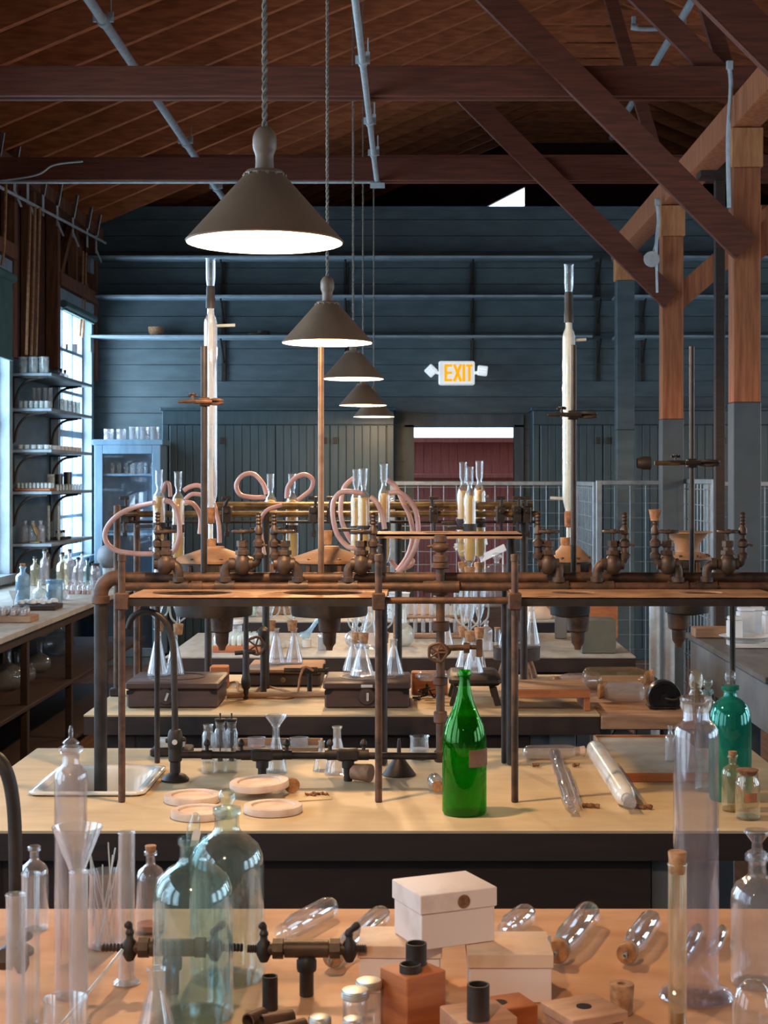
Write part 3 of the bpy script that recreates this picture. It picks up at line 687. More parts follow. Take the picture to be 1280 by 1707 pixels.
def stopper(root, r, z, kind, mat, h, r2=None):
    m_ = MB(); r2 = r2 or r*1.05
    if kind == 'cork': m_.lathe([(0, z-h*.45), (r*.72, z-h*.45), (r*.76, z-h*.4), (r2, z+h*.5), (r2*.93, z+h*.55), (0, z+h*.55)], 20)
    elif kind == 'ball': m_.lathe(rnd([(0, z-h*.5), (r*.8, z-h*.5), (r*.98, z), (r*.5, z+h*.08), (r*.42, z+h*.16), (r2*.75, z+h*.3), (r2, z+h*.55), (r2*.75, z+h*.85), (0, z+h)], 3), 24)
    elif kind == 'flat': m_.lathe([(0, z-h*.5), (r*.8, z-h*.5), (r*.98, z+.001), (r*.55, z+h*.15), (r*.5, z+h*.45), (r2*.7, z+h*.7), (r2, z+h*.9), (r2*.97, z+h), (0, z+h*.97)], 24)
    elif kind == 'spire': m_.lathe(rnd([(0, z-h*.3), (r*.8, z-h*.3), (r*.9, z), (r*.7, z+h*.12), (r*.85, z+h*.2), (r*.6, z+h*.32), (r*.22, z+h*.45), (r*.26, z+h*.7), (r*.12, z+h*.95), (0, z+h)], 3), 24)
    m_.build('stopper', mat, root)
def pv(name, lab, cat, px, yb, rp, yt, pr='bottle', mat='glass', z=TH, d=None, **k):
    h = EYE-z
    if d is None:
        yc = yb
        for _ in range(6): yc = yb-rp*(yc-797)/K
        d = K*h/(yc-797)
    else: yc = 797+K*h/d
    return vessel(name, lab, cat, (px-687)/K*d, d, z+.0005, rp*d/K, (yc-yt)*d/K, pr, mat, **k)
def T_(px, py, z=TH): d = K*(EYE-z)/(py-797); return ((px-687)/K*d, d, z)
# ================================================================ STILL RACK ON THE SECOND TABLE
DF, DR = 3.85, 4.38                     # front and rear post rows
def X(px, d): return (px-687)/K*d
def Z(py, d): return EYE-(py-797)/K*d
rack = thing('still_rack', 'rusty iron rack with holed shelves standing on the second table', 'rack', (0, 0, 0))
def rod(px, d, z0, z1, r, mat='irond', par=None, name='post'):
    return MB().cyl(r, z0, z1, 14, (X(px, d), d, 0), .002).build(name, mat, par or rack)
for px in (203, 631, 858): rod(px, DF, TH, 1.505, .0088, 'iron')
for px in (262, 641, 840, 1221): rod(px, DR, TH, 1.40, .0078, 'irond')
for px in (1290,): rod(px, DF, TH, 1.505, .0088, 'iron')
for px in (203, 631, 858, 1290): MB().cyl(.0105, 1.495, 1.512, 12, (X(px, DF), DF, 0)).build('post_cap', 'iron', rack)
ZP = 1.405
def holed_plate(x0, x1, y0, y1, z, th, holes, hy, name, lip=.022):
    # strip plate with round holes, built column by column around each hole
    m_ = MB(); n = 32; xs = [x0]+[v for h in holes for v in (h[0]-h[1]*1.15, h[0]+h[1]*1.15)]+[x1]
    for k in range(0, len(xs), 2): m_.box(xs[k], xs[k+1], y0, y1, z-th, z)
    for hx, hr in holes:
        a, b = hx-hr*1.15, hx+hr*1.15; vs = []; fs = []
        for i in range(n):
            an = 2*math.pi*i/n+math.pi/4; c, s = math.cos(an), math.sin(an)
            t_ = min(hr*1.15/abs(c) if abs(c) > 1e-6 else 9, ((y1-hy) if s > 0 else (hy-y0))/abs(s) if abs(s) > 1e-6 else 9)
            for zz in (z, z-th):
                vs.append((hx+hr*c, hy+hr*.93*s, zz)); vs.append((hx+t_*c, hy+t_*s, zz))
        for i in range(n):
            j = (i+1) % n; A, B = i*4, j*4
            fs += [(A, A+1, B+1, B), (A+2, B+2, B+3, A+3), (A, B, B+2, A+2), (A+1, A+3, B+3, B+1)]
        m_.add(vs, fs)
        # corners beyond the radial fan
        m_.box(a, b, y0, hy-hr*1.13 if hy-hr*1.13 > y0 else y0+.001, z-th, z-.0005)
        m_.box(a, b, hy+hr*1.13 if hy+hr*1.13 < y1 else y1-.001, y1, z-th, z-.0005)
    m_.box(x0, x1, y0, y0+.004, z-lip, z-.0005)
    m_.box(x0, x1, y1-.004, y1, z-lip, z-.0005)
    return m_.build(name, 'plate', rack)
HY = 4.03
holed_plate(X(206, DF), X(644, DF), DF+.004, 4.20, ZP, .004, [(X(322, HY), .105), (X(540, HY), .105)], HY, 'shelf_plate')
holed_plate(X(860, DF), X(1310, DF), DF+.004, 4.20, ZP, .004, [(X(955, HY), .056), (X(1168, HY), .056)], HY, 'shelf_plate')
for px in (203, 631, 858): MB().bbox(X(px, DF)-.016, X(px, DF)+.016, DF-.016, DF+.016, ZP-.03, ZP+.012, .003).build('post_bracket', 'iron', rack)
# front edge angle iron hides behind the plate, in dark steel
for a, b in ((206, 644), (860, 1310)): MB().box(X(a, DF), X(b, DF), DF-.003, DF+.003, ZP-.021, ZP-.003).build('edge_angle', 'irond', rack)
# raised small shelf with its own posts
zz = Z(888, 4.3)
holed_plate(X(628, 4.3), X(866, 4.3), 4.20, 4.42, zz, .006, [(X(748, 4.3), .07)], 4.31, 'upper_shelf', lip=.012)
for px, d in ((637, 4.34), (852, 4.34)): rod(px, d, TH+.003, zz-.006, .0125, 'irond')
MB().tube([(X(640, 4.1), 4.1, Z(888+113, 4.1)), (X(850, 4.1), 4.1, Z(888+113, 4.1))], .009, 12).build('cross_bar', 'iron', rack)
# ---------------- manifold pipes with valves
DM = 4.17
man = thing('steam_manifold', 'rusty pair of horizontal pipes carrying handwheel valves above the rack shelf', 'pipework', (0, 0, 0))
zb = Z(963, DM+.03); xe = X(164, DM)
m_ = MB(); m_.tube([(xe+.045, DM+.03, zb), (X(1400, DM), DM+.03, zb)], .0145, 16); m_.build('rear_pipe', 'iron', man)
zf = Z(978, DM-.02)
MB().tube([(X(205, DM), DM-.02, zf), (X(1400, DM), DM-.02, zf)], .0115, 14).build('front_pipe', 'iron', man)
m_ = MB(); pts = [(xe, DM+.03, zb-.055)]+[(xe+.045-.045*math.cos(a), DM+.03, zb-.045+.045*math.sin(a)) for a in [k*math.pi/16 for k in range(9)]]+[(xe+.06, DM+.03, zb)]
m_.tube(pts, .0205, 16); m_.cyl(.0245, zb-.07, zb-.048, 16, (xe, DM+.03, 0)); m_.tube([(xe+.045, DM+.03, zb), (xe+.062, DM+.03, zb)], .0245, 16)
m_.build('elbow', 'iron', man)
DP = 4.12
m_ = MB(); m_.tube([(xe, DM+.03, zb-.06), (xe, DM+.03, 1.3), (xe+.0, DP, .9), (xe, DP, .80)][0:2]+[(xe, DM+.03-.0, .792)], .0175, 16); m_.build('drain_pipe', 'irond', man)
def handwheel(m_, c, r, vertical=True):
    cx, cy, cz = c; n = 40; pts = []
    for k in range(n+1):
        a = 2*math.pi*k/n; rr_ = r*(1+.05*math.cos(5*a))
        pts.append((cx+rr_*math.cos(a), cy+rr_*math.sin(a), cz) if vertical else (cx+rr_*math.cos(a), cy, cz+rr_*math.sin(a)))
    m_.tube(pts, r*.16, 8, False)
    for k in range(5):
        a = 2*math.pi*k/5
        m_.tube([c, (cx+r*math.cos(a), cy+r*math.sin(a), cz) if vertical else (cx+r*math.cos(a), cy, cz+r*math.sin(a))], r*.11, 6)
    m_.at((0, 0, 0))
def valve(px, s, bpx, tpx, yw=886, mat='ironm', funnel=False, d=DM-.02):
    """px wheel centre; bpx hose barb; tpx tee on the pipe"""
    xv, xb, xt = X(px, d), X(bpx, d), X(tpx, d); zv = Z(940, d); sg = 1 if xt > xv else -1
    g = MB()
    g.lathe(rnd([(0, zv-.028), (.012, zv-.026), (.022, zv-.01), (.022, zv+.01), (.014, zv+.022), (.017, zv+.026)], 3), 20, (xv, d, 0))
    g.cyl(.019, zv+.024, zv+.036, 6, (xv, d, 0)); g.cyl(.012, zv+.034, zv+.055, 12, (xv, d, 0)); g.cyl(.0155, zv+.045, zv+.062, 6, (xv, d, 0))
    g.tube([(xv-.028, d, zv), (xv+.028, d, zv)], .015, 14)
    v = g.build('valve', mat, man)
    m_ = MB(); m_.cyl(.004, zv+.06, Z(yw, d)+.006, 8, (xv, d, 0)); handwheel(m_, (xv, d, Z(yw, d)), .026); m_.cyl(.008, Z(yw, d)-.006, Z(yw, d)+.006, 8, (xv, d, 0))
    m_.build('handwheel', 'ironm', v)
    m_ = MB(); xo = xt; e = .022
    pts = [(xv+sg*.026, d, zv)]+[(xo-sg*e+sg*e*math.sin(a), d, zv-e+e*math.cos(a)) for a in [k*math.pi/12 for k in range(7)]]+[(xo, d, zf+.005)]
    m_.tube(pts, .0125, 12); m_.cyl(.017, zf+.012, zf+.026, 12, (xo, d, 0)); m_.tube([(xo-.026, d, zf), (xo+.026, d, zf)], .0165, 12)
    m_.tube([(xo-sg*e*1.1, d, zv), (xo-sg*e*.5, d, zv)], .0165, 12)
    m_.build('elbow', mat, v)
    m_ = MB(); z2 = zv+.015
    m_.tube(smooth([(xv-sg*.026, d, zv), (xb+sg*.006, d, zv+.004), (xb, d, z2+.006)], 4), .011, 10)
    m_.lathe([(0, z2), (.014, z2), (.015, z2+.01), (.009, z2+.016), (.009, z2+.028), (.014, z2+.032), (.015, z2+.044), (.008, z2+.052), (.008, z2+.062), (.0115, z2+.066), (.0115, z2+.078), (.007, z2+.084)]+
            [(.0075-.0025*(k % 2), z2+.084+.0045*k) for k in range(1, 9)]+[(0, z2+.124)], 12, (xb, d, 0))
    m_.tube([(xb, d-.005, z2+.038), (xb+.025, d-.012, z2+.034)], .003, 6)
    m_.build('hose_barb', mat, v)
    if funnel: MB().lathe([(0, z2+.10), (.012, z2+.10), (.017, z2+.128), (.019, z2+.13), (.015, z2+.13), (0, z2+.12)], 16, (xb, d, 0)).build('copper_cup', 'cork', v)
valve(275, 1, 268-5, 298); valve(404, -1, 431, 375); valve(474, 1, 457, 497); valve(602, -1, 622, 580)
valve(914, 1, 897, 931); valve(1022, -1, 1041, 995); valve(1113, 1, 1092, 1130, funnel=True); valve(1213, -1, 1238, 1178)
for px in (330, 735, 1012): MB().tube([(X(px-9, DM), DM-.02, zf), (X(px+9, DM), DM-.02, zf)], .0155, 12).build('pipe_union', 'iron', man)
# vertical riser in the middle
ris = thing('valve_riser', 'vertical iron pipe with stacked fittings and two valves, left of the green bottle', 'pipework', (X(734, 4.16), 4.16, 0)); d = 4.16
def zz_(y): return Z(y, d)
MB().cyl(.0115, zz_(1262), zz_(905), 14).build('pipe', 'iron', ris)
for a, b, r in ((892, 905, .017), (925, 938, .020), (938, 948, .024), (968, 992, .021), (1035, 1052, .024), (1128, 1142, .019), (1185, 1205, .018), (1250, 1270, .017)):
    MB().cyl(r, zz_(b), zz_(a), 14, b=.003).build('fitting', 'iron', ris)
for y, rr_ in ((912, .021), (1085, .026)):
    m_ = MB(); m_.lathe(rnd([(0, zz_(y)-rr_), (rr_, zz_(y)-rr_*.3), (rr_, zz_(y)+rr_*.3), (0, zz_(y)+rr_)], 4), 18)
    if y > 1000: m_.tube([(0, 0, zz_(1081)), (.075, 0, zz_(1079))], .008, 10); m_.tube([(.062, 0, zz_(1080)), (.078, 0, zz_(1080))], .014, 8); m_.bbox(.095, .112, -.01, .01, zz_(1095), zz_(1066), .002); m_.tube([(.075, 0, zz_(1079)), (.1, 0, zz_(1079))], .006, 8)
    v = m_.build('valve_body', 'iron', ris)
    m_ = MB()
    if y > 1000: handwheel(m_, (-.008, -.04, zz_(1085)), .024, False); m_.tube([(-.008, -.04, zz_(1085)), (-.004, 0, zz_(1085))], .005, 8); m_.build('handwheel', 'iron', v)
    else: m_.tube([(-.034, -.004, zz_(911)), (.02, -.004, zz_(908))], .0045, 8); m_.build('lever', 'iron', v)
MB().tube([(X(705, d)-ris.location.x, -.02, zf), (X(765, d)-ris.location.x, -.02, zf)], .016, 12).build('tee', 'iron', ris)
# ---------------- covered pots hanging on the manifold
def pot(px, R, zl, lab, cone=True, open_top=False, corkpx=None, spx=0):
    d = 4.45; t = thing('still_pot', lab, 'pot', (X(px, d), d, 0)); z1 = Z(zl, d)
    m_ = MB(); m_.lathe([(0, z1-.16), (.03, z1-.162), (R*.93, z1-.155), (R*.95, z1-.145), (R*.95, z1-.03), (R*1.0, z1-.026), (R*1.0, z1-.004), (0, z1-.004)], 40); m_.build('body', 'irond', t)
    m_ = MB(); hh = .036
    if not open_top: m_.lathe([(0, z1-.003), (R*1.04, z1-.003), (R*1.05, z1+.004), (R*.98, z1+.008), (.03, z1+hh), (.028, z1+hh+.006), (0, z1+hh+.006)], 40)
    else: m_.lathe([(0, z1-.003), (R*1.04, z1-.003), (R*1.05, z1+.004), (R*.7, z1+.012), (.035, z1+.018), (.035, z1+.04), (.058, z1+.07), (.075, z1+.072), (.075, z1+.075), (.05, z1+.072), (0, z1+.03)], 40)
    m_.build('lid', 'plate', t)
    for k in range(8):
        a = k*math.pi/4+.3; b = MB(); b.cyl(.006, z1+.004, z1+.011, 6, (R*.95*math.cos(a), R*.95*math.sin(a), 0)); b.bbox(R*math.cos(a)-.006, R*math.cos(a)+.006, R*math.sin(a)-.006, R*math.sin(a)+.006, z1-.04, z1-.008, .002)
        b.build('bolt_lug', 'iron', t)
    m_ = MB(); s = spx/K*d
    m_.lathe([(0, z1-.158), (.033, z1-.158), (.030, z1-.20), (.020, z1-.205), (.018, z1-.235), (.011, z1-.245), (.009, z1-.255), (0, z1-.255)], 20, (s, 0, 0)); m_.build('drain_spout', 'iron', t)
    return t
pot(357, .115, 935, 'domed iron still pot at left, under the left tall condenser', spx=13)
pot(549, .115, 935, 'domed iron still pot beside the bare central rod', spx=0)
pot(950, .060, 934, 'smaller domed iron pot under the right tall condenser', spx=13)
pot(1145, .066, 930, 'iron pot with a flanged open neck at the right', open_top=True, spx=-14)
# corks in the lids
for px, y0, y1, r, m, lab in ((350, 916, 902, .019, 'cork', 'brown cork in the lid of the left still pot'), (546, 912, 888, .014, 'cork', 'orange cork in the lid of the middle still pot'), (942, 917, 900, .015, 'cork', 'orange cork in the lid of the right still pot')):
    d = 4.45; o = MB().lathe([(0, 0), (r*.85, 0), (r, (y0-y1)/K*d), (0, (y0-y1)/K*d)], 18).build('lid_cork', m, loc=(X(px, d), d, Z(y0-4, d))); tag(o, lab, 'cork')
# ---------------- tall condensers
def condenser(px, ytop, lab, arm1, arm2, mirror=1, yj0=522, yj1=846, ybot=905, jm='glassw'):
    d = 4.45; t = thing('glass_condenser', lab, 'condenser', (X(px, d), d, 0)); q = lambda y: Z(y, d); s = d/K
    R = 11*s
    m_ = MB(); m_.lathe(shell([(5.5*s, q(yj1+6)), (6*s, q(yj1-2)), (R*.8, q(yj1-12)), (R, q(yj1-22)), (R, q(yj0+14)), (R*.8, q(yj0+5)), (6*s, q(yj0)), (5.5*s, q(yj0-14))], .0015), 28); m_.build('jacket', jm, t)
    m_ = MB(); m_.lathe(shell([(4.2*s, q(ybot)), (4.2*s, q(yj0-12))], .001), 18); m_.build('inner_tube', 'glassw', t)
    m_ = MB(); m_.lathe(shell([(5.5*s, q(ytop+50)), (7.5*s, q(ytop+38)), (8*s, q(ytop+30)), (8*s, q(ytop+3)), (8.8*s, q(ytop))], .0012), 24); m_.build('top_funnel', 'glass', t)
    m_ = MB(); m_.lathe([(4.4*s, q(yj0-10)), (8*s, q(yj0-10)), (8*s, q(yj0-26)), (7*s, q(yj0-28)), (7.4*s, q(ytop+52)), (6.5*s, q(ytop+46)), (4*s, q(ytop+46))], 20); m_.build('rubber_sleeve', 'rubber', t)
    m_ = MB(); m_.lathe([(4.4*s, q(yj1+27)), (7*s, q(yj1+26)), (7.6*s, q(yj1+5)), (6.6*s, q(yj1)), (4.4*s, q(yj1))], 20); m_.build('lower_sleeve', 'corkd', t)
    for (ya, sg, L) in (arm1, arm2):
        m_ = MB(); m_.tube([(sg*R*.9, 0, q(ya)), (sg*(R+L*s), 0, q(ya-1)), ], 2.8*s, 10); m_.build('side_arm', 'glassw', t)
    return t
condenser(351, 431, 'tall glass condenser at left reaching up above the lamps', (543, 1, 30), (810, -1, 6), yj0=524, yj1=846, ybot=904, jm='glassm')
condenser(948, 441, 'tall milky glass condenser at right', (567, 1, 18), (831, -1, 20), yj0=548, yj1=852, ybot=902)
# support rods
def srod(px, d, y0, y1, r, mat, lab):
    o = MB().cyl(r, 0, Z(y0, d)-Z(y1, d), 12, b=.001).build('support_rod', mat, loc=(X(px, d), d, Z(y1, d))); return tag(o, lab, 'rod')
srod(340, 4.2, 577, 963, .0088, 'irond', 'dark upright rod beside the left tall condenser')
srod(535, 4.2, 578, 966, .0082, 'copper', 'copper coloured upright rod in the middle, under the second lamp')
srod(956, 4.2, 575, 966, .0078, 'irond', 'dark upright rod beside the right tall condenser')
srod(1153, 4.2, 577, 966, .0070, 'irond', 'slender upright rod at the right with a cross clamp')
def clampset(px, py, d, pl, pr_, lab, seed, dark=False):
    t = thing('clamp', lab, 'clamp', (X(px, d), d, Z(py, d))); s = d/K; rg = random.Random(seed); mt = 'irond' if dark else 'iron'
    m_ = MB(); m_.tube([(pl*s, 0, 0), (pl*s*.5, 0, .002), (0, 0, 0), (pr_*s, 0, 0)], [.003, .006, .006, .005], 8); m_.build('arm', mt, t)
    m_ = MB(); m_.bbox(-.014, .014, -.014, .014, -.012, .012, .003); m_.tube([(-.02, -.02, 0), (.0, -.02, .0), (.02, -.012, 0)], .006, 8)
    m_.cyl(.006, .01, .02, 8); m_.build('boss', mt, t)
    m_ = MB(); a = pr_*s
    for sg in (-1, 1):
        m_.tube(smooth([(a*.3, 0, sg*.003), (a*.6, -.012, sg*.006), (a*.9, -.014, sg*.004), (a, -.008, sg*.003)], 4), .0045, 8)
    m_.build('jaw', mt, t)
    m_ = MB(); m_.lathe([(0, -.012), (.004, -.012), (.004, .01), (.009, .012), (.009, .015), (0, .015)], 8, (pl*s*.45, 0, .008)); m_.tube([(pl*s*.45-.012, 0, .018), (pl*s*.45+.012, 0, .018)], .0035, 6); m_.build('thumbscrew', mt, t)
    return t
clampset(341, 670, 4.2, -44, 30, 'rusty clamp gripping the left tall condenser', 1)
clampset(955, 692, 4.2, -42, 38, 'dark clamp gripping the right tall condenser', 2, True)
t = clampset(1153, 772, 4.2, -60, 44, 'long arm clamp on the slender right rod, with dull jaws at its left end', 3, True)
m_ = MB(); s = 4.2/K; m_.at((-80*s, 0, 0), (0, math.pi/2, 0)); m_.lathe(shell([(.013, -.018), (.018, 0), (.018, .018)], .003), 16); m_.build('cup', 'irond', t)
m_ = MB().tube([(-62*s, 0, 0), (-20*s, 0, 0)], .006, 8); m_.build('arm_tube', 'brass', t)
# ---------------- low gas manifold on the table
DG = 4.12; gm = thing('gas_manifold', 'low dark gas pipe with taps running along the second table', 'pipework', (0, 0, 0)); zg = Z(1258, DG)
MB().tube([(X(300, DG), DG, zg), (X(728, DG), DG, zg-.004)], .0095, 12).build('pipe', 'irond', gm)
m_ = MB(); m_.lathe([(0, TH+.0005), (.036, TH+.0005), (.037, TH+.006), (.028, TH+.016), (.014, TH+.022), (.014, TH+.05), (.018, TH+.055), (.018, TH+.125), (.012, TH+.13), (0, TH+.13)], 20, (X(292, DG), DG, 0)); m_.build('flange', 'irond', gm)
m_ = MB(); xg = X(292, DG); z0 = Z(1235, DG)
m_.lathe(rnd([(0, z0-.03), (.014, z0-.03), (.02, z0-.01), (.02, z0+.012), (.014, z0+.03), (0, z0+.03)], 3), 16, (xg, DG, 0)); m_.tube([(xg-.025, DG, z0), (xg+.028, DG, z0+.004)], .006, 8);
cockb = m_.build('gas_cock', 'irond', gm); m_ = MB().at((xg+.002, DG-.021, z0), (math.pi/2, 0, 0)); m_.cyl(.007, -.003, .003, 14); m_.build('cock_face', 'tagm', cockb)
m_ = MB(); pts = smooth([(xg, DG, z0+.02), (X(290, DG), DG, Z(1120, DG)), (X(287, DG), DG, Z(1070, DG)), (X(274, DG), DG, Z(1034, DG)), (X(246, DG), DG, Z(1019, DG)), (X(222, DG), DG, Z(1028, DG)), (X(213, DG), DG, Z(1048, DG))], 8)
m_.tube(pts, .0085, 12); m_.build('gooseneck', 'irond', gm)
for px in (437, 580):
    x = X(px, DG); m_ = MB(); m_.cyl(.0115, TH+.0005, zg-.02, 14, (x, DG, 0)); m_.cyl(.0165, zg-.035, zg-.012, 14, (x, DG, 0)); m_.build('stand', 'irond', gm)
    m_ = MB(); m_.bbox(x-.03, x+.03, DG-.018, DG+.018, zg-.016, zg+.016, .006); m_.tube([(x-.055, DG, zg), (x+.055, DG, zg)], .0145, 12); m_.build('tee', 'irond', gm)
for px in (345, 402, 478, 550, 606):
    x = X(px, DG); m_ = MB(); m_.tube([(x-.014, DG, zg), (x+.014, DG, zg)], .0125, 10); m_.tube([(x, DG, zg), (x, DG, zg+.024)], .005, 8); m_.lathe(rnd([(0, .02), (.008, .024), (.009, .032), (.004, .04), (0, .042)], 3), 10, (x, DG, zg)); m_.build('tap', 'irond', gm)
# ================================================================ THINGS ON THE SECOND TABLE
pv('wine_bottle', 'large dark green glass bottle with tall neck and torn brown label', 'bottle', 774, 1364, 37, 1117, 'wine', 'green', n=48, t=.003, label=('paper', .345, .465, .62, -.78), fill=None)
for i, (px, yb, r, yt, dy, lab) in enumerate(((321, 1345, 47, 1326, 12, 'rear left pale flat hoop, stacked behind another'), (332, 1371, 47, 1347, 14, 'front left pale flat hoop behind the aqua bottle stopper'),
                                (436, 1342, 50, 1323, 8, 'upper pale flat hoop lying tilted on its neighbour'), (455, 1363, 49, 1342, 12, 'lower pale flat hoop at the front, left of the small corks'))):
    x, d, _ = T_(px, yb-9, TH); R = r/K*d; hgt = .018
    m_ = MB(); m_.lathe([(0, 0), (R*.96, 0), (R, .002), (R, hgt-.002), (R*.98, hgt), (R*.75, hgt), (R*.72, hgt-.006), (0, hgt-.007)], 40)
    t = thing('sieve_hoop', lab, 'hoop', (x, d, TH+.0005 if i != 2 else TH+.020), (0, 0 if i != 2 else -.05, .3*i), 'pale hoops on the second table')
    if i == 2: t.location.x -= .01; t.location.y += .05
    m_.build('rim', 'hoop', t); MB().cyl(R*.70, hgt-.0065, hgt-.004, 32, b=.0005).build('disc', 'boxt', t)
def corkobj(px, yb, r, h, lab, rot=(0, 0, 0), mat='cork', z=TH, hole=False, name='cork'):
    x, d, _ = T_(px, yb, z); R = r/K*d; H = h/K*d
    pr = [(0, -H/2), (R*.84, -H/2), (R*.88, -H*.45), (R, H*.45), (R*.96, H/2), (0, H/2)]
    if hole: pr = [(R*.35, -H/2), (R*.84, -H/2), (R*.88, -H*.45), (R, H*.45), (R*.96, H/2), (R*.35, H/2), (R*.34, H*.3), (R*.34, -H/2)]
    m_ = MB(); m_.lathe(pr, 24)
    tall = H/2 if abs(rot[0]) < .6 else R
    return tag(m_.build(name, mat, loc=(x, d, z+tall+.0008), rot=rot), lab, 'cork')
corkobj(435, 1320, 11, 12, 'small short cork lying on the rear edge of the hoops')
corkobj(486, 1322, 13, 12, 'round cork disc standing on edge behind the hoops', (math.pi/2, 0, .25))
corkobj(603, 1303, 15, 34, 'large cork lying on its side in front of the gas pipe', (math.pi/2, 0, 1.15), 'wood')
m_ = MB(); x, d, _ = T_(512, 1330); m_.bbox(-.055, .055, -.04, .04, 0, .002, .0005); t = thing('debris_card', 'pale card with crumbled brown bits, right of the hoops', 'card', (x, d, TH+.0005), (0, 0, .3)); m_.build('card', 'top', t)
m_ = MB(); rg = random.Random(4)
for k in range(26): m_.at((rg.gauss(.03, .015), rg.gauss(.015, .006), .004), (rg.random(), rg.random(), rg.random()*3)); m_.bbox(-.006, .006, -.003, .003, -.0015, .0015, .0005)
o = m_.build('crumbs', 'corkd', t); o['kind'] = 'stuff'
pv('glass_flask', 'conical flask with a glass funnel in its mouth, behind the gas pipe', 'flask', 460, 1290, 19, 1208, 'erl', 'glass')
x, d, _ = T_(460, 1283); z_ = Z(1232, d); tag(MB().lathe(shell([(.004, 0), (.006, .03), (.03, .062), (.031, .066)], .0015), 24).build('filter_funnel', 'glassm', loc=(x, d, z_)), 'small glass funnel standing in the conical flask behind the gas pipe', 'funnel')
pv('glass_flask', 'empty wide-necked conical flask with chalky upper glass', 'flask', 562, 1294, 21, 1211, 'erl', 'glassm')
pv('glass_flask', 'tiny narrow-necked flask left of the chalky conical flask', 'flask', 536, 1288, 15, 1235, 'erl', 'glass')
pv('glass_beaker', 'short beaker with white residue behind the black funnel', 'beaker', 699, 1268, 16, 1227, 'beaker', 'glass', fill=('grainy', .45))
x, d, _ = T_(665, 1292); m_ = MB(); m_.lathe([(.044, 0), (.046, .002), (.0105, .05), (.006, .055), (.005, .085), (.003, .098), (.002, .098), (.004, .05), (.042, .001)], 28)
tag(m_.build('metal_funnel', 'irond', loc=(x, d, TH+.0005)), 'dark metal funnel standing upside down on the second table', 'funnel')
for px, yt, lab, st in ((347, 1208, 'left of three tall square specimen bottles, uncorked', 0), (367, 1203, 'middle of three specimen bottles, with black stopper and rod', 1), (386, 1203, 'right of three specimen bottles, with black stopper', 1)):
    r = pv('specimen_bottle', lab, 'bottle', px, 1291 if st == 0 else 1289, 10.5, yt, 'vial', 'glass', fill=('amberg', .22), stop=('cork', 'rubber', .014) if st else None)
    if st:
        H = .13; m_ = MB(); m_.cyl(.0022, .03, H+.03, 8); m_.cyl(.007, .03, .05, 8); m_.build('rod', 'irond', r)
# compartment tray
x, d, _ = T_(462, 1258); t = thing('compartment_tray', 'shallow grey wooden tray behind the conical flask', 'tray', (x, d, TH+.0005))
m_ = MB(); W_ = .125; m_.bbox(-W_, W_, -.05, .12, 0, .006, .001)
for a in ((-W_, -W_+.006, -.05, .12), (W_-.006, W_, -.05, .12), (-W_, W_, -.05, -.044), (-W_, W_, .114, .12), (.02, .026, -.05, .12)): m_.bbox(*a, .006, .028, .001)
m_.build('case', 'wood', t); MB().box(-W_+.007, W_-.007, -.043, .113, .0065, .009).build('lining', 'tray', t)
for dx, lab in ((-.062, 'shallow glass dish of red pills in the wooden tray'), (.062, 'small empty glass dish at the right of the wooden tray')):
    vessel('glass_dish', lab, 'dish', x+dx, d+.02, TH+.010, .026, .036, 'beaker', 'glassm', fill=('pill', .35) if dx < 0 else ('grainy', .1))
x, d, _ = T_(285, 1258); tag(MB().bbox(-.055, .06, -.04, .05, 0, .022).build('wooden_block', 'woodd', loc=(x, d, TH+.0005)), 'flat brown wooden block under the white box by the sink', 'block')
tag(MB().bbox(-.045, .04, -.035, .04, 0, .022).build('white_box', 'porc', loc=(x-.0, d+.005, TH+.023), rot=(0, 0, .1)), 'small white box on the brown block behind the gas pipe stand', 'box')
# lying tube with cork at the green bottle
def lying(name, lab, cat, px, py, r, L, prof, mat, yaw, stop=None, z=TH, tilt=0, extra=None, fill=None, label=None):
    x, d, _ = T_(px, py, z); R = r/K*d; Lm = L/K*d
    rx = max(p[0] for p in PR[prof])*R
    t = vessel(name, lab, cat, x, d, z+rx+.0008, R, Lm, prof, mat, stop=stop or ('cork', 'cork', R*.9), fill=fill, label=label)
    t.rotation_mode = 'XYZ'; t.rotation_euler = (math.pi/2, tilt, yaw)
    # centre the length on the point
    dirv = Vector((math.sin(yaw), -math.cos(yaw), 0)); t.location = Vector(t.location)-dirv*Lm/2
    return t
PR['lytube'] = [(0, 0), (.6, .02), (.92, .07), (1, .14), (1, .78), (.85, .88), (.72, .93), (.72, 1)]
PR['opentube'] = [(.25, 0), (.3, .06), (.9, .13), (1, .20), (1, .86), (.85, .92), (.5, .95), (.45, 1)]
lying('corked_bottle', 'short glass bottle lying with its cork toward the viewer, beside the green bottle', 'bottle', 726, 1318, 13, 50, 'lytube', 'glass', .1, ('cork', 'cork', .022))
lying('glass_trap', 'clear glass tube with side arm lying at the back, big cork at its right end', 'glass tube', 918, 1266, 12, 96, 'lytube', 'glassd', math.pi/2-.12+.25, ('cork', 'hoop', .03))
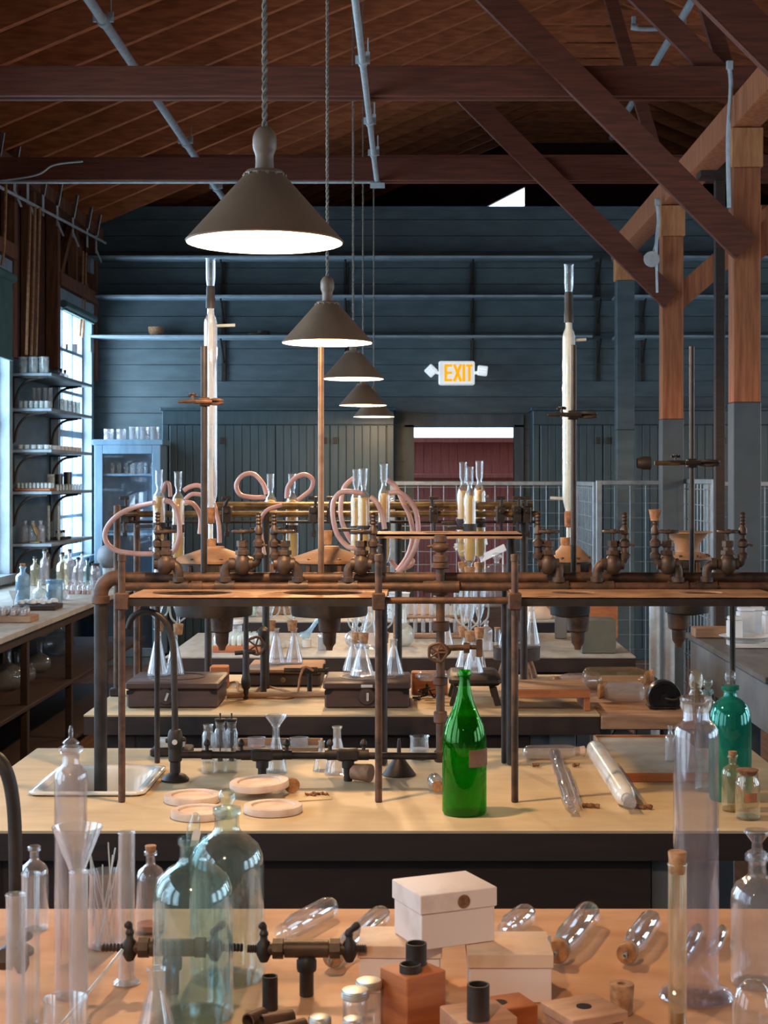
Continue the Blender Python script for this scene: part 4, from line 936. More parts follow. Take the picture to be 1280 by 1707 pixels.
def chalk(pxa, pya, pxb, pyb, r, lab):
    a = Vector(T_(pxa, pya)); b = Vector(T_(pxb, pyb)); R = r/K*4; t = thing('chalky_tube', lab, 'glass tube', (0, 0, 0)); a.z = b.z = TH+R+.001; v = b-a; ax = v.to_track_quat('Z', 'Y').to_euler(); L = v.length
    t.location = a; t.rotation_euler = ax
    MB().lathe([(0, .012), (R*.7, .01), (R*.9, .018), (R, .05), (R, L-.09), (R*.75, L-.062), (R*.55, L-.055), (0, L-.055)], 24).build('body', 'glassd' if r < 13 else 'porc', t)
    MB().lathe(shell([(R*.5, L-.056), (R*.52, L-.01), (R*.62, L)], .0012), 20).build('spout', 'glassd', t)
    MB().lathe([(0, 0), (R*.6, 0), (R*.75, .012), (R*.7, .02), (0, .02)], 16).build('end_cap', 'corkd', t)
    MB().tube([(R*1.3, 0, L*.35), (R*1.3, 0, L-.06)], .005, 8).build('side_tube', 'glassd', t)
chalk(924, 1265, 953, 1362, 11.5, 'narrow cloudy glass tube lying left of the bigger chalky one')
chalk(990, 1262, 1050, 1358, 17, 'thick chalk-white glass tube lying on the second table')
for px, py, lab in ((985, 1347, 'brown crumbling rubber piece beside the narrow cloudy tube'), (1072, 1349, 'brown crumbling rubber piece beside the thick chalky tube'), (893, 1279, 'dark crumb left of the lying tubes'), (960, 1279, 'dark crumb between the lying tubes')):
    a = Vector(T_(px, py)); rg = random.Random(px); m_ = MB(); n = 7 if py > 1300 else 3
    m_.tube(smooth([(-.02*n/7+.04*n/7*i/n, rg.uniform(-.003, .003), .006+rg.uniform(-.001, .002)) for i in range(n+1)], 3), [.005+rg.uniform(-.001, .0015) for _ in range((n)*3+1)], 8)
    tag(m_.build('rubber_piece', 'corkd', loc=a, rot=(0, 0, -.25)), lab, 'rubber')
x, d, _ = T_(1150, 1292); t = thing('shallow_tray', 'shallow grey-brown wooden tray lying behind the tall stoppered cylinder', 'tray', (0, 0, TH+.0005))
a = Vector(T_(1066, 1304)); b = Vector(T_(1026, 1240)); cx0, cx1, cy0, cy1 = .545, .82, a.y, b.y
t.location = ((cx0+cx1)/2, (cy0+cy1)/2, TH+.0005); hx, hy = (cx1-cx0)/2, (cy1-cy0)/2
MB().bbox(-hx+.006, hx, -hy+.006, hy, 0, .02, .001).build('board', 'tray', t)
MB().bbox(-hx, hx, -hy, -hy+.006, 0, .024, .001).build('front_rim', 'block', t); MB().bbox(-hx, -hx+.006, -hy+.006, hy, 0, .026, .001).build('side_rim', 'wood', t); MB().bbox(-hx+.006, hx, hy, hy+.006, 0, .026, .001).build('back_rim', 'block', t)
vessel('small_bottle', 'small clear square-shouldered bottle on the shallow tray', 'bottle', X(1117, 4.3), 4.3, TH+.022, .0145, .092, 'square', 'glassm', stop=('cork', 'glassm', .008))
pv('teal_bottle', 'big teal green bottle with a clear ball stopper at the right edge', 'bottle', 1217, 1340, 35, 1143, 'carboy', 'teal', n=48, stop=('ball', 'glass', .040, .014))
pv('aqua_bottle', 'pale aqua bottle with ball stopper, mostly hidden behind the tall cylinder', 'bottle', 1180, 1322, 22, 1150, 'carboy', 'aquap', stop=('ball', 'aquap', .032, .012))
pv('small_bottle', 'small straw-tinted bottle with orange label in front of the teal bottle', 'bottle', 1221, 1355, 18.5, 1258, 'bottle', 'amberg', stop=('cork', 'cork', .014), label=('orange', .33, .62, .5, -1.0), fill=('amber', .06))
pv('specimen_jar', 'squat jar with cork lid and orange label at the right edge', 'jar', 1246, 1369, 20.5, 1288, 'jar', 'amberg', stop=('cork', 'corkd', .014), label=('orange', .40, .60, .5, -1.5), fill=('black', .06))
# ================================================================ THIRD TABLE: HEATERS, EXTRACTORS, GAS PIPE
rc = thing('extraction_rack', 'brass coloured horizontal rods on uprights holding the glass extractors', 'frame', (0, 0, 0)); DC = 6.0
def crod(x0p, x1p, y, d, r, mat='brass'): return MB().tube([(X(x0p, d), d, Z(y, d)), (X(x1p, d), d, Z(y, d))], r, 12).build('crossbar', mat, rc)
crod(358, 888, 843, DC+.05, .0155); crod(192, 901, 857, DC, .0125); crod(188, 896, 870, DC-.06, .0055, 'irond')
for px, d, y0 in ((195, 5.73, 842), (228, 6.0, 842), (347, 6.15, 850), (443, 5.93, 850), (664, 6.05, 850), (873, 6.0, 838)):
    o = MB().cyl(.0125 if px < 230 else .014, TH+.0005, Z(y0, d), 12, (X(px, d), d, 0), .002).build('upright', 'iron' if px < 230 else 'irond', rc)
    if px in (195, 228): MB().bbox(X(px, d)-.025, X(px, d)+.025, d-.025, d+.025, TH+.0005, TH+.03).build('foot', 'irond', rc)
MB().tube([(X(195, 5.86), 5.73, Z(857, 5.73)), (X(228, 6), 6.0, Z(857, 6))], .010, 8).build('tie', 'irond', rc)
for i, px in enumerate((208, 378, 522, 552, 723, 834, 862, 878)):
    m_ = MB(); d = DC-.06; x = X(px, d); z = Z(857, d); rg = random.Random(i)
    m_.bbox(x-.016, x+.016, d-.02, d+.09, z-.035, z+.03, .004); m_.tube([(x, d-.02, z+.01), (x+.004, d-.045, z+.012)], .008, 8)
    m_.tube([(x+rg.uniform(-.01, .01), d-.01, z+.03), (x+rg.uniform(-.01, .01), d-.01, z+.06)], .006, 8); m_.bbox(x-.018, x+.018, d-.014, d-.006, z+.055, z+.068, .002)
    m_.tube([(x, d-.015, z-.03), (x+.003, d-.02, z-.07)], .007, 8); m_.bbox(x-.006, x+.012, d-.024, d-.014, z-.085, z-.062, .002)
    m_.build('boss_clamp', 'irond', rc)
def extractor(px, ytop, d, yc, lab, lowcork=True):
    """px centre, ytop = open mouth, yc = cork joining the flask"""
    s = d/K; k = (yc-ytop)/262; t = thing('glass_extractor', lab, 'extractor', (X(px, d), d, Z(yc+4, d)), group=None)
    base = Z(yc+4, d); q = lambda y: Z(ytop+(y-783)*k, d)-base
    m_ = MB(); R = 10.2*s
    m_.lathe(shell([(3*s, q(940)), (4*s, q(932)), (R*.8, q(927)), (R, q(918)), (R, q(832)), (R*.85, q(824)), (4.5*s, q(818)), (4*s, q(812)), (6*s, q(806)), (6.2*s, q(786)), (7.2*s, q(783))], .0015), 24); b = m_.build('condenser_body', 'glass', t)
    MB().lathe([(0, q(928)), (R*.65, q(926)), (R*.86, q(918)), (R*.86, q(834)), (R*.6, q(828)), (0, q(827))], 20).build('yellow_packing', 'yellow', b)
    MB().lathe([(0, q(953)), (7*s, q(953)), (9*s, q(938)), (8.6*s, q(936)), (0, q(936))], 20).build('middle_cork', 'cork', t)
    m_ = MB(); R2 = 8*s
    m_.lathe(shell([(2.6*s, q(1045)), (2.8*s, q(1022)), (R2*.7, q(1014)), (R2, q(1006)), (R2, q(958)), (R2, q(943))], .0012), 24)
    m_.build('extractor_tube', 'glass', t)
    m_ = MB()
    m_.tube(smooth([(R2, 0, q(1000)), (R2+5*s, 0, q(1002)), (R2+7*s, 0, q(990)), (R2+7*s, 0, q(1012)), (R2+4*s, 0, q(1022)), (2*s, 0, q(1030))], 6), 1.6*s, 8)
    m_.tube(smooth([(-R2, 0, q(965)), (-R2-5*s, 0, q(968)), (-R2-6*s, 0, q(1000)), (-R2-4*s, 0, q(1022)), (-2*s, 0, q(1032))], 6), 1.8*s, 8)
    m_.build('siphon_arm', 'glassw', t)
    m_ = MB(); m_.tube([(R*.9, 0, q(838)), (R+5*s, 0, q(836))], 2*s, 8); m_.build('hose_nipple', 'glassw', t); MB().tube([(-R*.9, 0, q(912)), (-R-6*s, 0, q(914))], 2*s, 8).build('hose_nipple', 'glassw', t)
    MB().lathe([(0, -.004), (6.8*s, -.004), (8.6*s, q(yc-14+783-ytop) if 0 else 15*s), (8.2*s, 16*s), (0, 16*s)], 20).build('flask_cork', 'cork', t)
    m_ = MB(); m_.lathe([(R*1.02, q(883)), (R*1.12, q(883)), (R*1.12, q(870)), (R*1.02, q(870))], 20); m_.bbox(-.08, -R, -.006, .006, q(879), q(874), .002); m_.build('clamp_ring', 'rubber', t)
    return t
def exflask(px, yb, r, yc, z, lab, d=None):
    h = EYE-z; d = d or K*h/(yb-5-797); s = d/K
    return vessel('glass_flask', lab, 'flask', X(px, d), d, z+.0008, r*s, Z(yc, d)-z, 'erl', 'glassm', n=28), d
BOXZ = TH+.093
def heater(pxa, pxb, ybf, lab, knobx, plate_):
    x, d, _ = T_((pxa+pxb)/2, ybf); s = d/K; W2 = (pxb-pxa)/2*s; t = thing('heater_box', lab, 'heater', (x, d, TH+.0008)); D = .28; H = BOXZ-TH-.001
    MB().bbox(-W2, W2, 0, D, 0, H-.028, .006).build('body', 'hbox', t); MB().bbox(-W2-.006, W2+.006, -.008, D+.006, H-.027, H, .006).build('top_board', 'hbox', t)
    m_ = MB(); m_.lathe([(.098, H+.0005), (.098, H+.002), (.094, H+.002), (.094, H+.0005)], 40, (0, D/2, 0)); m_.build('hotplate_ring', 'black', t)
    m_ = MB().at((knobx*s, -.001, H*.45), (math.pi/2, 0, 0)); m_.lathe([(0, 0), (.031, 0), (.031, .004), (.026, .012), (0, .014)], 28); kb = m_.build('dial', 'hbox', t)
    m_ = MB().at((knobx*s+.003, -.0165, H*.45), (0, .35 if plate_ == 0 else 0, 0)); m_.bbox(-.004, .004, -.001, .001, -.014, .014, .0005); m_.build('pointer', 'tagm', kb)
    for sg in (-1, 1): m_ = MB(); m_.prism([(sg*W2, H-.03), (sg*(W2-.028), H-.03), (sg*(W2-.02), H-.042), (sg*W2, H-.045)], -.003, .0); m_.build('corner_plate', 'black', t)
    if plate_: MB().bbox(-.02, .02, -.011, -.008, H-.019, H-.009, .0005).build('name_plate', 'tagm', t)
    return d
heater(211, 362, 1181, 'left brown wooden heater box with round dial', -9, 0)
heater(541, 682, 1181, 'right brown wooden heater box with round dial, behind the central posts', 0, 1)
fl = []
fl.append(exflask(263, 1131, 18, 1048, BOXZ, 'front left conical flask on the left heater box'))
fl.append(exflask(291, 1131, 16, 1052, BOXZ, 'right conical flask on the left heater box, corked', d=5.62))
fl.append(exflask(604, 1132, 21, 1068, BOXZ, 'front conical flask on the right heater box'))
fl.append(exflask(588, 1126, 17, 1066, BOXZ, 'conical flask behind the front one on the right heater box', d=5.72))
fl.append(exflask(656, 1131, 17, 1066, BOXZ, 'conical flask at the right end of the right heater box', d=5.60))
# wooden box at the back with two flasks
WBZ = TH+.072
x, d, _ = T_(474, 1148); d = 6.02; x = X(474, d); t = thing('equipment_box', 'olive topped wooden box behind the coiled cord', 'box', (x, d, TH+.0008))
MB().bbox(-.142, .142, -.05, .25, 0, .05, .008).build('body', 'woodd', t); MB().bbox(-.145, .145, -.053, .253, .051, .070, .005).build('lid', 'wood', t)
m_ = MB().at((.0, -.052, .028), (math.pi/2, 0, 0)); m_.lathe([(0, 0), (.010, 0), (.010, .008), (0, .009)], 16); m_.build('knob', 'brass', t)
fl.append(exflask(460, 1104, 15.5, 1047, WBZ, 'left conical flask on the olive topped box', d=6.12)); fl.append(exflask(490, 1104, 15.5, 1047, WBZ, 'right conical flask on the olive topped box', d=6.13))
# black iron stool with flasks
x, d, _ = T_(792, 1176); t = thing('iron_stool', 'low black four-legged iron stand behind the green bottle', 'stand', (x, d, TH+.0008)); H = BOXZ+.010-TH
MB().bbox(-.092, .092, -.02, .26, H-.035, H, .012).build('top', 'irond', t)
for sx in (-1, 1):
    for y in (0, .22): m_ = MB(); m_.bar((sx*.064, y, H-.04), (sx*.080, y, .0), .022, .026, (0, 1, 0)); m_.build('leg', 'irond', t)
fl.append(exflask(776, 1127, 17, 1056, BOXZ+.010, 'rear left conical flask on the black stand', d=5.75)); fl.append(exflask(789, 1131, 17, 1064, BOXZ+.010, 'front conical flask on the black stand', d=5.58))
for (px, yt, yc, k, lab) in ((265, 783, 1047, 0, 'leftmost glass extractor with yellow filling'), (297, 786, 1052, 1, 'second glass extractor from the left, above the left heater box'), (606, 781, 1067, 2, 'tall glass extractor at the centre front, above the right heater box'),
        (594, 782, 1066, 3, 'glass extractor just behind the central one'), (640, 773, 1066, 4, 'glass extractor right of centre behind the raised shelf post'), (451, 790, 1046, 5, 'left of the two extractors over the olive topped box'), (487, 790, 1046, 6, 'right of the two extractors over the olive topped box'),
        (772, 770, 1056, 7, 'rear left extractor over the black stand'), (783, 778, 1064, 8, 'front extractor over the black stand behind the green bottle')):
    extractor(px, yt, fl[k][1], yc, lab)
o = extractor(799, 768, 6.15, 1058, 'slimmer extractor behind the pair over the black stand'); 
d = 6.15; vessel('glass_flask', 'conical flask hidden behind the pair on the black stand', 'flask', X(799, d), d, TH+.001, .036, Z(1058, d)-TH, 'erl', 'glassm')
# hoses
def hose(pts, lab, r=4.3, d=5.55):
    q = smooth([P(a, b, (c[0] if c else d)) for a, b, *c in pts], 8); o = MB().tube(q, r/K*d, 10).build('rubber_hose', 'hose'); tag(o, lab, 'hose')
hose([(257, 838, 5.5), (225, 845), (195, 860), (177, 882), (177, 903), (195, 918), (228, 923), (255, 923, 5.55)], 'long pink hose loop sticking out at far left')
hose([(274, 834), (288, 840), (297, 862), (299, 890), (293, 912), (284, 924)], 'pink hose curving down beside the leftmost extractor')
hose([(270, 822, 5.6), (276, 806, 5.6), (282, 808, 5.6), (284, 828, 5.6)], 'small tight hose loop at the top of the leftmost extractor', 3.6)
hose([(306, 838, 5.7), (322, 840, 5.7), (334, 860, 5.75), (333, 890, 5.75)], 'pink hose falling from the second extractor', 4.2)
hose([(306, 818, 5.9), (318, 811, 5.9), (335, 811, 5.9), (352, 830, 5.9), (364, 870, 5.9), (366, 905, 5.9)], 'pink hose passing behind the left condenser', 4.2)
hose([(308, 833, 5.85), (320, 824, 5.85), (338, 826, 5.85), (345, 835, 5.85)], 'short hose bridge right of the second extractor', 3.8)
hose([(443, 829, 5.95), (420, 829, 5.95), (400, 824, 5.95), (394, 808, 5.95), (404, 793, 5.95), (422, 790, 5.95), (438, 806, 5.95), (444, 824, 5.95)], 'round pink hose loop leaning left over the brass rods', 4.2)
hose([(478, 831, 5.95), (480, 812, 5.95), (492, 797, 5.95), (508, 791, 5.95), (521, 800, 5.95), (518, 816, 5.95), (504, 828, 5.95), (496, 834, 5.95)], 'round pink hose loop leaning right over the brass rods', 4.2)
hose([(470, 842, 5.9), (446, 850, 5.9), (434, 868, 5.9), (436, 895, 5.9), (441, 925, 5.9)], 'hose dropping behind the left pot valves', 3.6)
hose([(604, 824, 5.6), (596, 821), (570, 820), (556, 836), (555, 862), (562, 890), (578, 910), (592, 914), (604, 914, 5.6)], 'pale hose loop at the left of the central extractors')
hose([(590, 797, 5.85), (574, 812, 5.85), (568, 840, 5.85), (570, 870, 5.85), (584, 900, 5.85), (598, 912, 5.85)], 'orange-pink hose behind the central extractors')
hose([(617, 828), (628, 838), (637, 858), (641, 882)], 'short purple-pink hose ending on the raised shelf')
hose([(648, 822), (668, 822), (690, 845), (697, 880), (692, 912), (676, 942), (660, 958)], 'large outer pink hose arc right of the central extractors')
hose([(644, 800, 5.75), (660, 812, 5.75), (672, 838, 5.75), (682, 858, 5.75), (688, 890, 5.75), (680, 925, 5.75), (662, 952, 5.75)], 'inner pink hose arc right of the central extractors')
hose([(650, 934, 5.8), (665, 948, 5.8), (682, 944, 5.8), (688, 935, 5.8), (678, 930, 5.8)], 'small white-pink hose curl above the manifold', 4)
# cord, gas pipe and small fittings on the third table
x, d, _ = T_(410, 1165); t = thing('gas_stand', 'brass tap on an iron upright with a long pipe foot, third table', 'pipework', (x, d, TH+.0008)); s = d/K
MB().cyl(.0095, .0, Z(1012, d)-TH, 12, b=.001).build('upright', 'irond', t)
m_ = MB(); m_.tube([(-.07, -.0, .012), (.30, .02, .012)], .011, 10); m_.build('foot_bar', 'wood', t)
m_ = MB(); m_.lathe(rnd([(0, .03), (.012, .035), (.018, .06), (.012, .10), (.012, .17), (0, .19)], 3), 16); m_.tube([(-.04, 0, .165), (.035, 0, .17)], .008, 8); m_.build('tap', 'irond', t)
x, d, _ = T_(516, 1156); t = thing('gas_tee', 'small gas tap on a stand behind the coiled cord', 'pipework', (x, d, TH+.0008))
m_ = MB(); m_.cyl(.009, 0, .075, 12); m_.tube([(-.095, 0, .085), (.07, 0, .085)], .009, 10); m_.tube([(-.03, 0, .085), (.03, 0, .085)], .013, 10); m_.tube([(.05, 0, .085), (.055, 0, .11)], .004, 6); m_.build('tee', 'irond', t)
x, d, _ = T_(442, 1120, TH); d = 5.9; t = thing('valve_stand', 'iron upright with a round handwheel behind the left pots', 'valve', (X(442, d), d, TH+.0008)); m_ = MB(); m_.cyl(.012, 0, .2, 12, (0, -.07, 0)); m_.lathe([(0, .2), (.02, .2), (.022, .23), (0, .25)], 12, (0, -.07, 0)); m_.build('body', 'irond', t)
m_ = MB(); handwheel(m_, (-.026, -.10, Z(1072, d)-TH), .032, False); m_.build('handwheel', 'iron', t)
x, d, _ = T_(450, 1165)
pts = [(374, 1150), (378, 1138), (388, 1134), (394, 1142), (386, 1156), (378, 1152)]
cordp = [T_(a, b+8) for a, b in ((372, 1148), (380, 1134), (396, 1132), (398, 1150), (420, 1152), (438, 1138), (470, 1144), (500, 1152), (516, 1146))]
m_ = MB(); m_.tube(smooth([(a, b, c+.005) for a, b, c in cordp], 8), .0042, 8)
o = m_.build('cotton_cord', 'rope'); tag(o, 'loose tan cord coiling on the third table beside the tap', 'cord')
cp = [Vector(T_(a, b)) for a, b in ((418, 1163), (450, 1165), (480, 1166), (495, 1160))]; cp = [p+Vector((0, 0, .005)) for p in cp]+[P(500, 1130, cp[-1].y), P(508, 1112, cp[-1].y+.02), P(522, 1118, cp[-1].y+.03)]
tag(MB().tube(smooth(cp, 8), .0045, 8).build('cotton_cord', 'rope'), 'tan cord rising over the small gas tap', 'cord')
x = X(366, 5.95); tag(MB().bbox(-.034, .034, -.03, .03, 0, .085).build('wooden_block', 'block', loc=(x, 5.95, TH+.0008)), 'orange wooden block behind the left heater box', 'block')
x, d, _ = T_(712, 1152); tag(MB().bbox(-.06, .075, 0, .05, 0, .085).build('wooden_block', 'block', loc=(x, 5.75, TH+.0008)), 'orange-brown wooden block between heater box and black stand', 'block')
rg = random.Random(9); m_ = MB()
for k in range(4):
    p = Vector(T_(700+k*8, 1166+rg.uniform(-3, 6))); m_.tube(smooth([p+Vector((rg.uniform(-.03, .03), rg.uniform(-.03, .03), .004+abs(rg.gauss(0, .022)))) for _ in range(5)], 5), .0035, 6)
tag(m_.build('twisted_wire', 'irond'), 'tangle of dark wire in front of the orange-brown block', 'wire')
tag(lying('glass_tube', 'open glass tube lying on the orange-brown block', 'glass tube', 720, 1136, 8.5, 56, 'opentube', 'glass', math.pi/2-.15, ('cork', 'glassm', .006), z=TH+.086), 'open glass tube lying on the orange-brown block', 'glass tube')
# low wooden bench
x, d, _ = T_(920, 1186); t = thing('low_stand', 'low reddish-brown wooden stand lying across the third table', 'stand', (X(913, 5.35), 5.35, TH+.0008))
MB().bbox(-.145, .145, 0, .26, .055, .075, .003).build('board', 'wood', t); MB().bbox(-.145, .145, -.004, .0, .045, .0745, .001).build('front_rail', 'block', t)
for sx in (-1, 1): MB().bbox(sx*.135-.01, sx*.135+.01, .0, .25, 0, .054, .002).build('leg', 'block', t)
# round stool with flasks
d = 6.2; t = thing('round_stool', 'small round wooden stool with splayed legs, at the back of the third table', 'stool', (X(861, d), d, TH+.0008)); H = Z(1078, d)-TH; R = 40/K*d
m_ = MB(); m_.lathe([(0, H-.05), (R*.97, H-.05), (R*.98, H-.002), (R, H), (0, H)], 36); m_.build('seat', 'woodd', t)
for a in (.5, 2.1, 3.7, 5.3):
    m_ = MB(); m_.tube([(R*.55*math.cos(a), R*.55*math.sin(a), H-.045), (R*.92*math.cos(a), R*.92*math.sin(a), .002)], [.014, .011], 10); m_.build('leg', 'wood', t)
vessel('glass_flask', 'left conical flask on the round stool', 'flask', X(846, 6.15), 6.15, TH+H+.0018, .036, .175, 'erl', 'glassm'); vessel('glass_flask', 'right conical flask on the round stool', 'flask', X(886, 6.22), 6.22, TH+H+.0018, .034, .175, 'erl', 'glassm')
vessel('glass_beaker', 'small beaker behind the right flask on the round stool', 'beaker', X(866, 6.255), 6.27, TH+H+.0018, .018, .09, 'beaker', 'glass')
# corked glass bottles lying on the extension table
def lyx(px, py, r, L, yaw, lab, mat='amberg', ck=1, z=TH, fill=None): return lying('reagent_tube', lab, 'bottle', px, py, r, L, 'lytube', mat, yaw, ('cork', 'cork', .03 if ck else .02), z=z, fill=fill)
lyx(1025, 1148, 18, 112, math.pi/2+.02, 'large straw-stained glass bottle lying on the side table, cork to the right', 'amberg', fill=None)
lyx(1040, 1170, 17, 70, -math.pi/2+.05, 'clear glass bottle lying in front with cork to the left', 'glassm')
lyx(965, 1150, 14, 80, -math.pi/2+.3, 'cloudy glass tube lying behind the low wooden stand', 'glassd')
for (px, py, lab) in ((1004, 1150, 'cork resting upright between the lying bottles'), (1008, 1164, 'dark orange cork standing beside the lying bottles')): corkobj(px, py, 8, 13, lab)
# hand-cranked wheel
x, d, _ = T_(1106, 1195); d = 5.42; t = thing('hand_grinder', 'black round hand-cranked grinder wheel on the side table', 'grinder', (X(1106, d), d, TH+.0008)); r = 27/K*d; zc = Z(1162, d)-TH
m_ = MB().at((0, 0, zc), (math.pi/2, 0, 0)); m_.lathe([(0, -.03), (r, -.03), (r+.002, -.025), (r+.002, .022), (r, .028), (r*.86, .028), (r*.84, .022), (.016, .02), (.016, .034), (0, .036)], 40); m_.build('wheel', 'black', t)
m_ = MB(); m_.tube(smooth([(0, -.04, zc), (.03, -.05, zc-.004), (.05, -.05, zc+.006), (.062, -.05, zc+.004)], 4), .005, 8); m_.tube([(.058, -.05, zc+.012), (.060, -.05, zc-.02)], .009, 10); m_.build('crank', 'black', t)
m_ = MB(); m_.bbox(-.055, .055, -.03, .05, -.0, .012); m_.bar((-.04, 0, .01), (-.012, 0, zc-.02), .02, .02, (0, 1, 0)); m_.bar((.04, 0, .01), (.012, 0, zc-.02), .02, .02, (0, 1, 0)); m_.build('base', 'black', t)
# ================================================================ FOURTH TABLE
x, d, _ = T_(403, 1090); d = 7.15; t = thing('vial_rack', 'pale tray packed with small white vials on the fourth table', 'tray', (X(403, d), d, TH+.0008)); MB().bbox(-.135, .135, -.0, .2, 0, .03, .002).build('tray', 'block', t)
vb = MB(); vb.lathe([(0, 0), (.011, 0), (.012, .003), (.012, .034), (.009, .04), (.010, .048), (0, .048)], 10); v0 = vb.build('glass_vial', 'glassw', loc=(0, 0, 0)); first = True
for i in range(10):
    for j in range(5):
        o = v0 if first else v0.copy()
        if not first: COL.objects.link(o)
        first = False; o.location = (X(403, d)-.122+.027*i, d+.02+.04*j, TH+.0315); tag(o, 'tiny white capped vial standing in the tray on the fourth table', 'vial', 'vials in the tray on the fourth table')
DD = 7.3
def D4(px, yb, r, yt, pr, mat, lab, cat='flask', name='glass_flask', **k): return pv(name, lab, cat, px, yb, r, yt, pr, mat, **k)
D4(674, 1079, 17, 1013, 'rflask', 'glassw', 'round-bottomed flask with long neck on the fourth table')
D4(615, 1082, 22, 1010, 'erl', 'glassm', 'larger conical flask behind the right heater box flasks')
D4(590, 1080, 16, 1032, 'rflask', 'glassm', 'round flask partly hidden at the centre of the fourth table')
D4(538, 1085, 8.5, 1048, 'bottle', 'glassm', 'small stoppered bottle of grey powder on the fourth table', 'bottle', 'small_bottle', fill=('legg', .6), stop=('cork', 'cork', .01))
D4(392, 1066, 12, 1035, 'jar', 'glassm', 'square jar of pale powder behind the vial tray', 'jar', 'specimen_jar', fill=('grainy', .5), lid=('white', .02))
D4(482, 1080, 8, 1066, 'beaker', 'porc', 'small cream crucible left on the fourth table', 'crucible', 'porcelain_crucible'); D4(511, 1080, 8, 1066, 'beaker', 'porc', 'small cream crucible right on the fourth table', 'crucible', 'porcelain_crucible')
D4(810, 1086, 11, 1035, 'bottle', 'glassm', 'clear bottle between the black stand and the round stool', 'bottle', 'small_bottle'); D4(829, 1083, 5, 1048, 'tube', 'glass', 'thin corked vial beside the clear bottle', 'vial', 'thin_vial', stop=('cork', 'cork', .01))
D4(440, 1066, 10, 1030, 'rflask', 'blueg', 'bluish round flask behind the iron handwheel'); D4(745, 1078, 12, 1030, 'erl', 'glassm', 'conical flask behind the valve riser')
t = thing('glass_retort', 'glass retort with a long slanting neck on the fourth table', 'retort', Vector(T_(508, 1074))+Vector((0, 0, .03))); m_ = MB(); m_.tube(smooth([(-.01, 0, 0), (.02, 0, .03), (.06, 0, .085), (.09, 0, .125)], 5), [.028]*3+[.022, .018, .014, .012]+[.010]*9, 14); m_.build('body', 'blueg', t)
d = 7.62
for (px, py, wpx, hpx, m__, lab, nm) in ((1010, 1093, 29, 56, 'green_box', 'square olive-grey box at the right of the fourth table', 'storage_box'), (1000, 1075, 30, 66, 'block', 'tall orange-brown wooden box behind the olive-grey box', 'storage_box'), (935, 1076, 10, 60, 'legg', 'narrow grey upright board at the right of the fourth table', 'grey_board')):
    yy = 7.1 if 'olive-grey box at' in lab else 7.75; s = yy/K
    tag(MB().bbox(-wpx*s, wpx*s, 0, .18 if nm != 'grey_board' else .02, 0, hpx*s).build(nm, m__, loc=(X(px-12*(m__ == 'green_box'), yy), yy, TH+.0008)), lab, 'box' if nm != 'grey_board' else 'board')
# small upright racks / test tubes between table 4 and 5
t = thing('test_tube_rack', 'wooden rack of upright test tubes behind the central uprights', 'rack', (X(712, 7.8), 7.8, TH+.0008))
m_ = MB(); m_.bbox(-.17, .17, -.03, .03, 0, .02); m_.bbox(-.17, .17, -.03, .03, .10, .112); m_.build('boards', 'wood', t)
for sx in (-.16, .16): MB().bbox(sx-.01, sx+.01, -.028, .028, .021, .099, .001).build('end_panel', 'wood', t)
for k in range(8): vessel('test_tube', 'upright test tube in the wooden rack behind the central uprights', 'test tube', X(712, 7.8)-.14+.04*k, 7.8, TH+.0225, .011, .16+.01*(k % 3), 'tube', 'glassm', group='test tubes in the wooden rack', n=14)
t = vessel('bell_jar', 'glass bell jar with knob standing on a box behind the raised shelf', 'bell jar', X(828, 7.7), 7.7, TH+.171, .085, .21, 'dome', 'glass'); 
m_ = MB(); m_.lathe(rnd([(0, 0), (.012, 0), (.012, .01), (.024, .03), (.018, .048), (0, .05)], 3), 16); m_.build('knob', 'glassm', t, loc=(0, 0, .211))
tag(MB().bbox(-.13, .13, -.09, .13, 0, .17).build('storage_box', 'woodd', loc=(X(828, 7.7), 7.7, TH+.0008)), 'dark box carrying the bell jar', 'box')
tag(MB().lathe(shell([(0, 0), (.055, 0), (.06, .01), (.07, .14), (.075, .145)], .003), 28).build('enamel_bucket', 'white', loc=(X(662, 8.9), 8.9, TH+.0008)), 'white enamel bucket behind the central extractors', 'bucket')
for (a, b, lab) in (((758, 912), (812, 902), 'pale ruler-like strip behind the right extractors'), ((800, 932), (842, 912), 'white slanted card with print, right of the extractors')):
    p, q = P(*a, 7.9), P(*b, 7.9); m_ = MB(); m_.bar(p, q, .004, .035, (0, 0, 1)); m_.tube([(q.x-.01, 7.93, q.z-.01), (q.x-.01, 7.93, TH+.001)], .004, 6); tag(m_.build('sloping_card', 'white'), lab, 'card')
# ================================================================ FIFTH TABLE (background)
rg = random.Random(3)
for i, (px, w_, h_, m__, lab) in enumerate(((395, 40, 26, 'green_box', 'flat olive crate on the fifth table, left'), (470, 30, 18, 'wood', 'low wooden crate on the fifth table'), (700, 44, 22, 'boxt', 'pale long carton on the fifth table, centre'), (905, 26, 30, 'wood', 'wooden box on the fifth table, right'))):
    s = 9.2/K; tag(MB().bbox(-w_*s/2, w_*s/2, -.08, .08, 0, h_*s).build('storage_box', m__, loc=(X(px, 9.2), 9.2, TH+.0008)), lab, 'box')
d = 9.0
for i, px in enumerate((355, 420, 436, 505, 520, 556, 725, 760, 776, 850, 866)):
    vessel('reagent_bottle', 'dim glass bottle standing on the fifth table', 'bottle', X(px, d), d, TH+.0008, .024+.004*(i % 3), .12+.03*(i % 3), ('bottle', 'square', 'rflask')[i % 3], ('glassm', 'aquap', 'glassd')[i % 3], group='bottles on the fifth table', n=18)
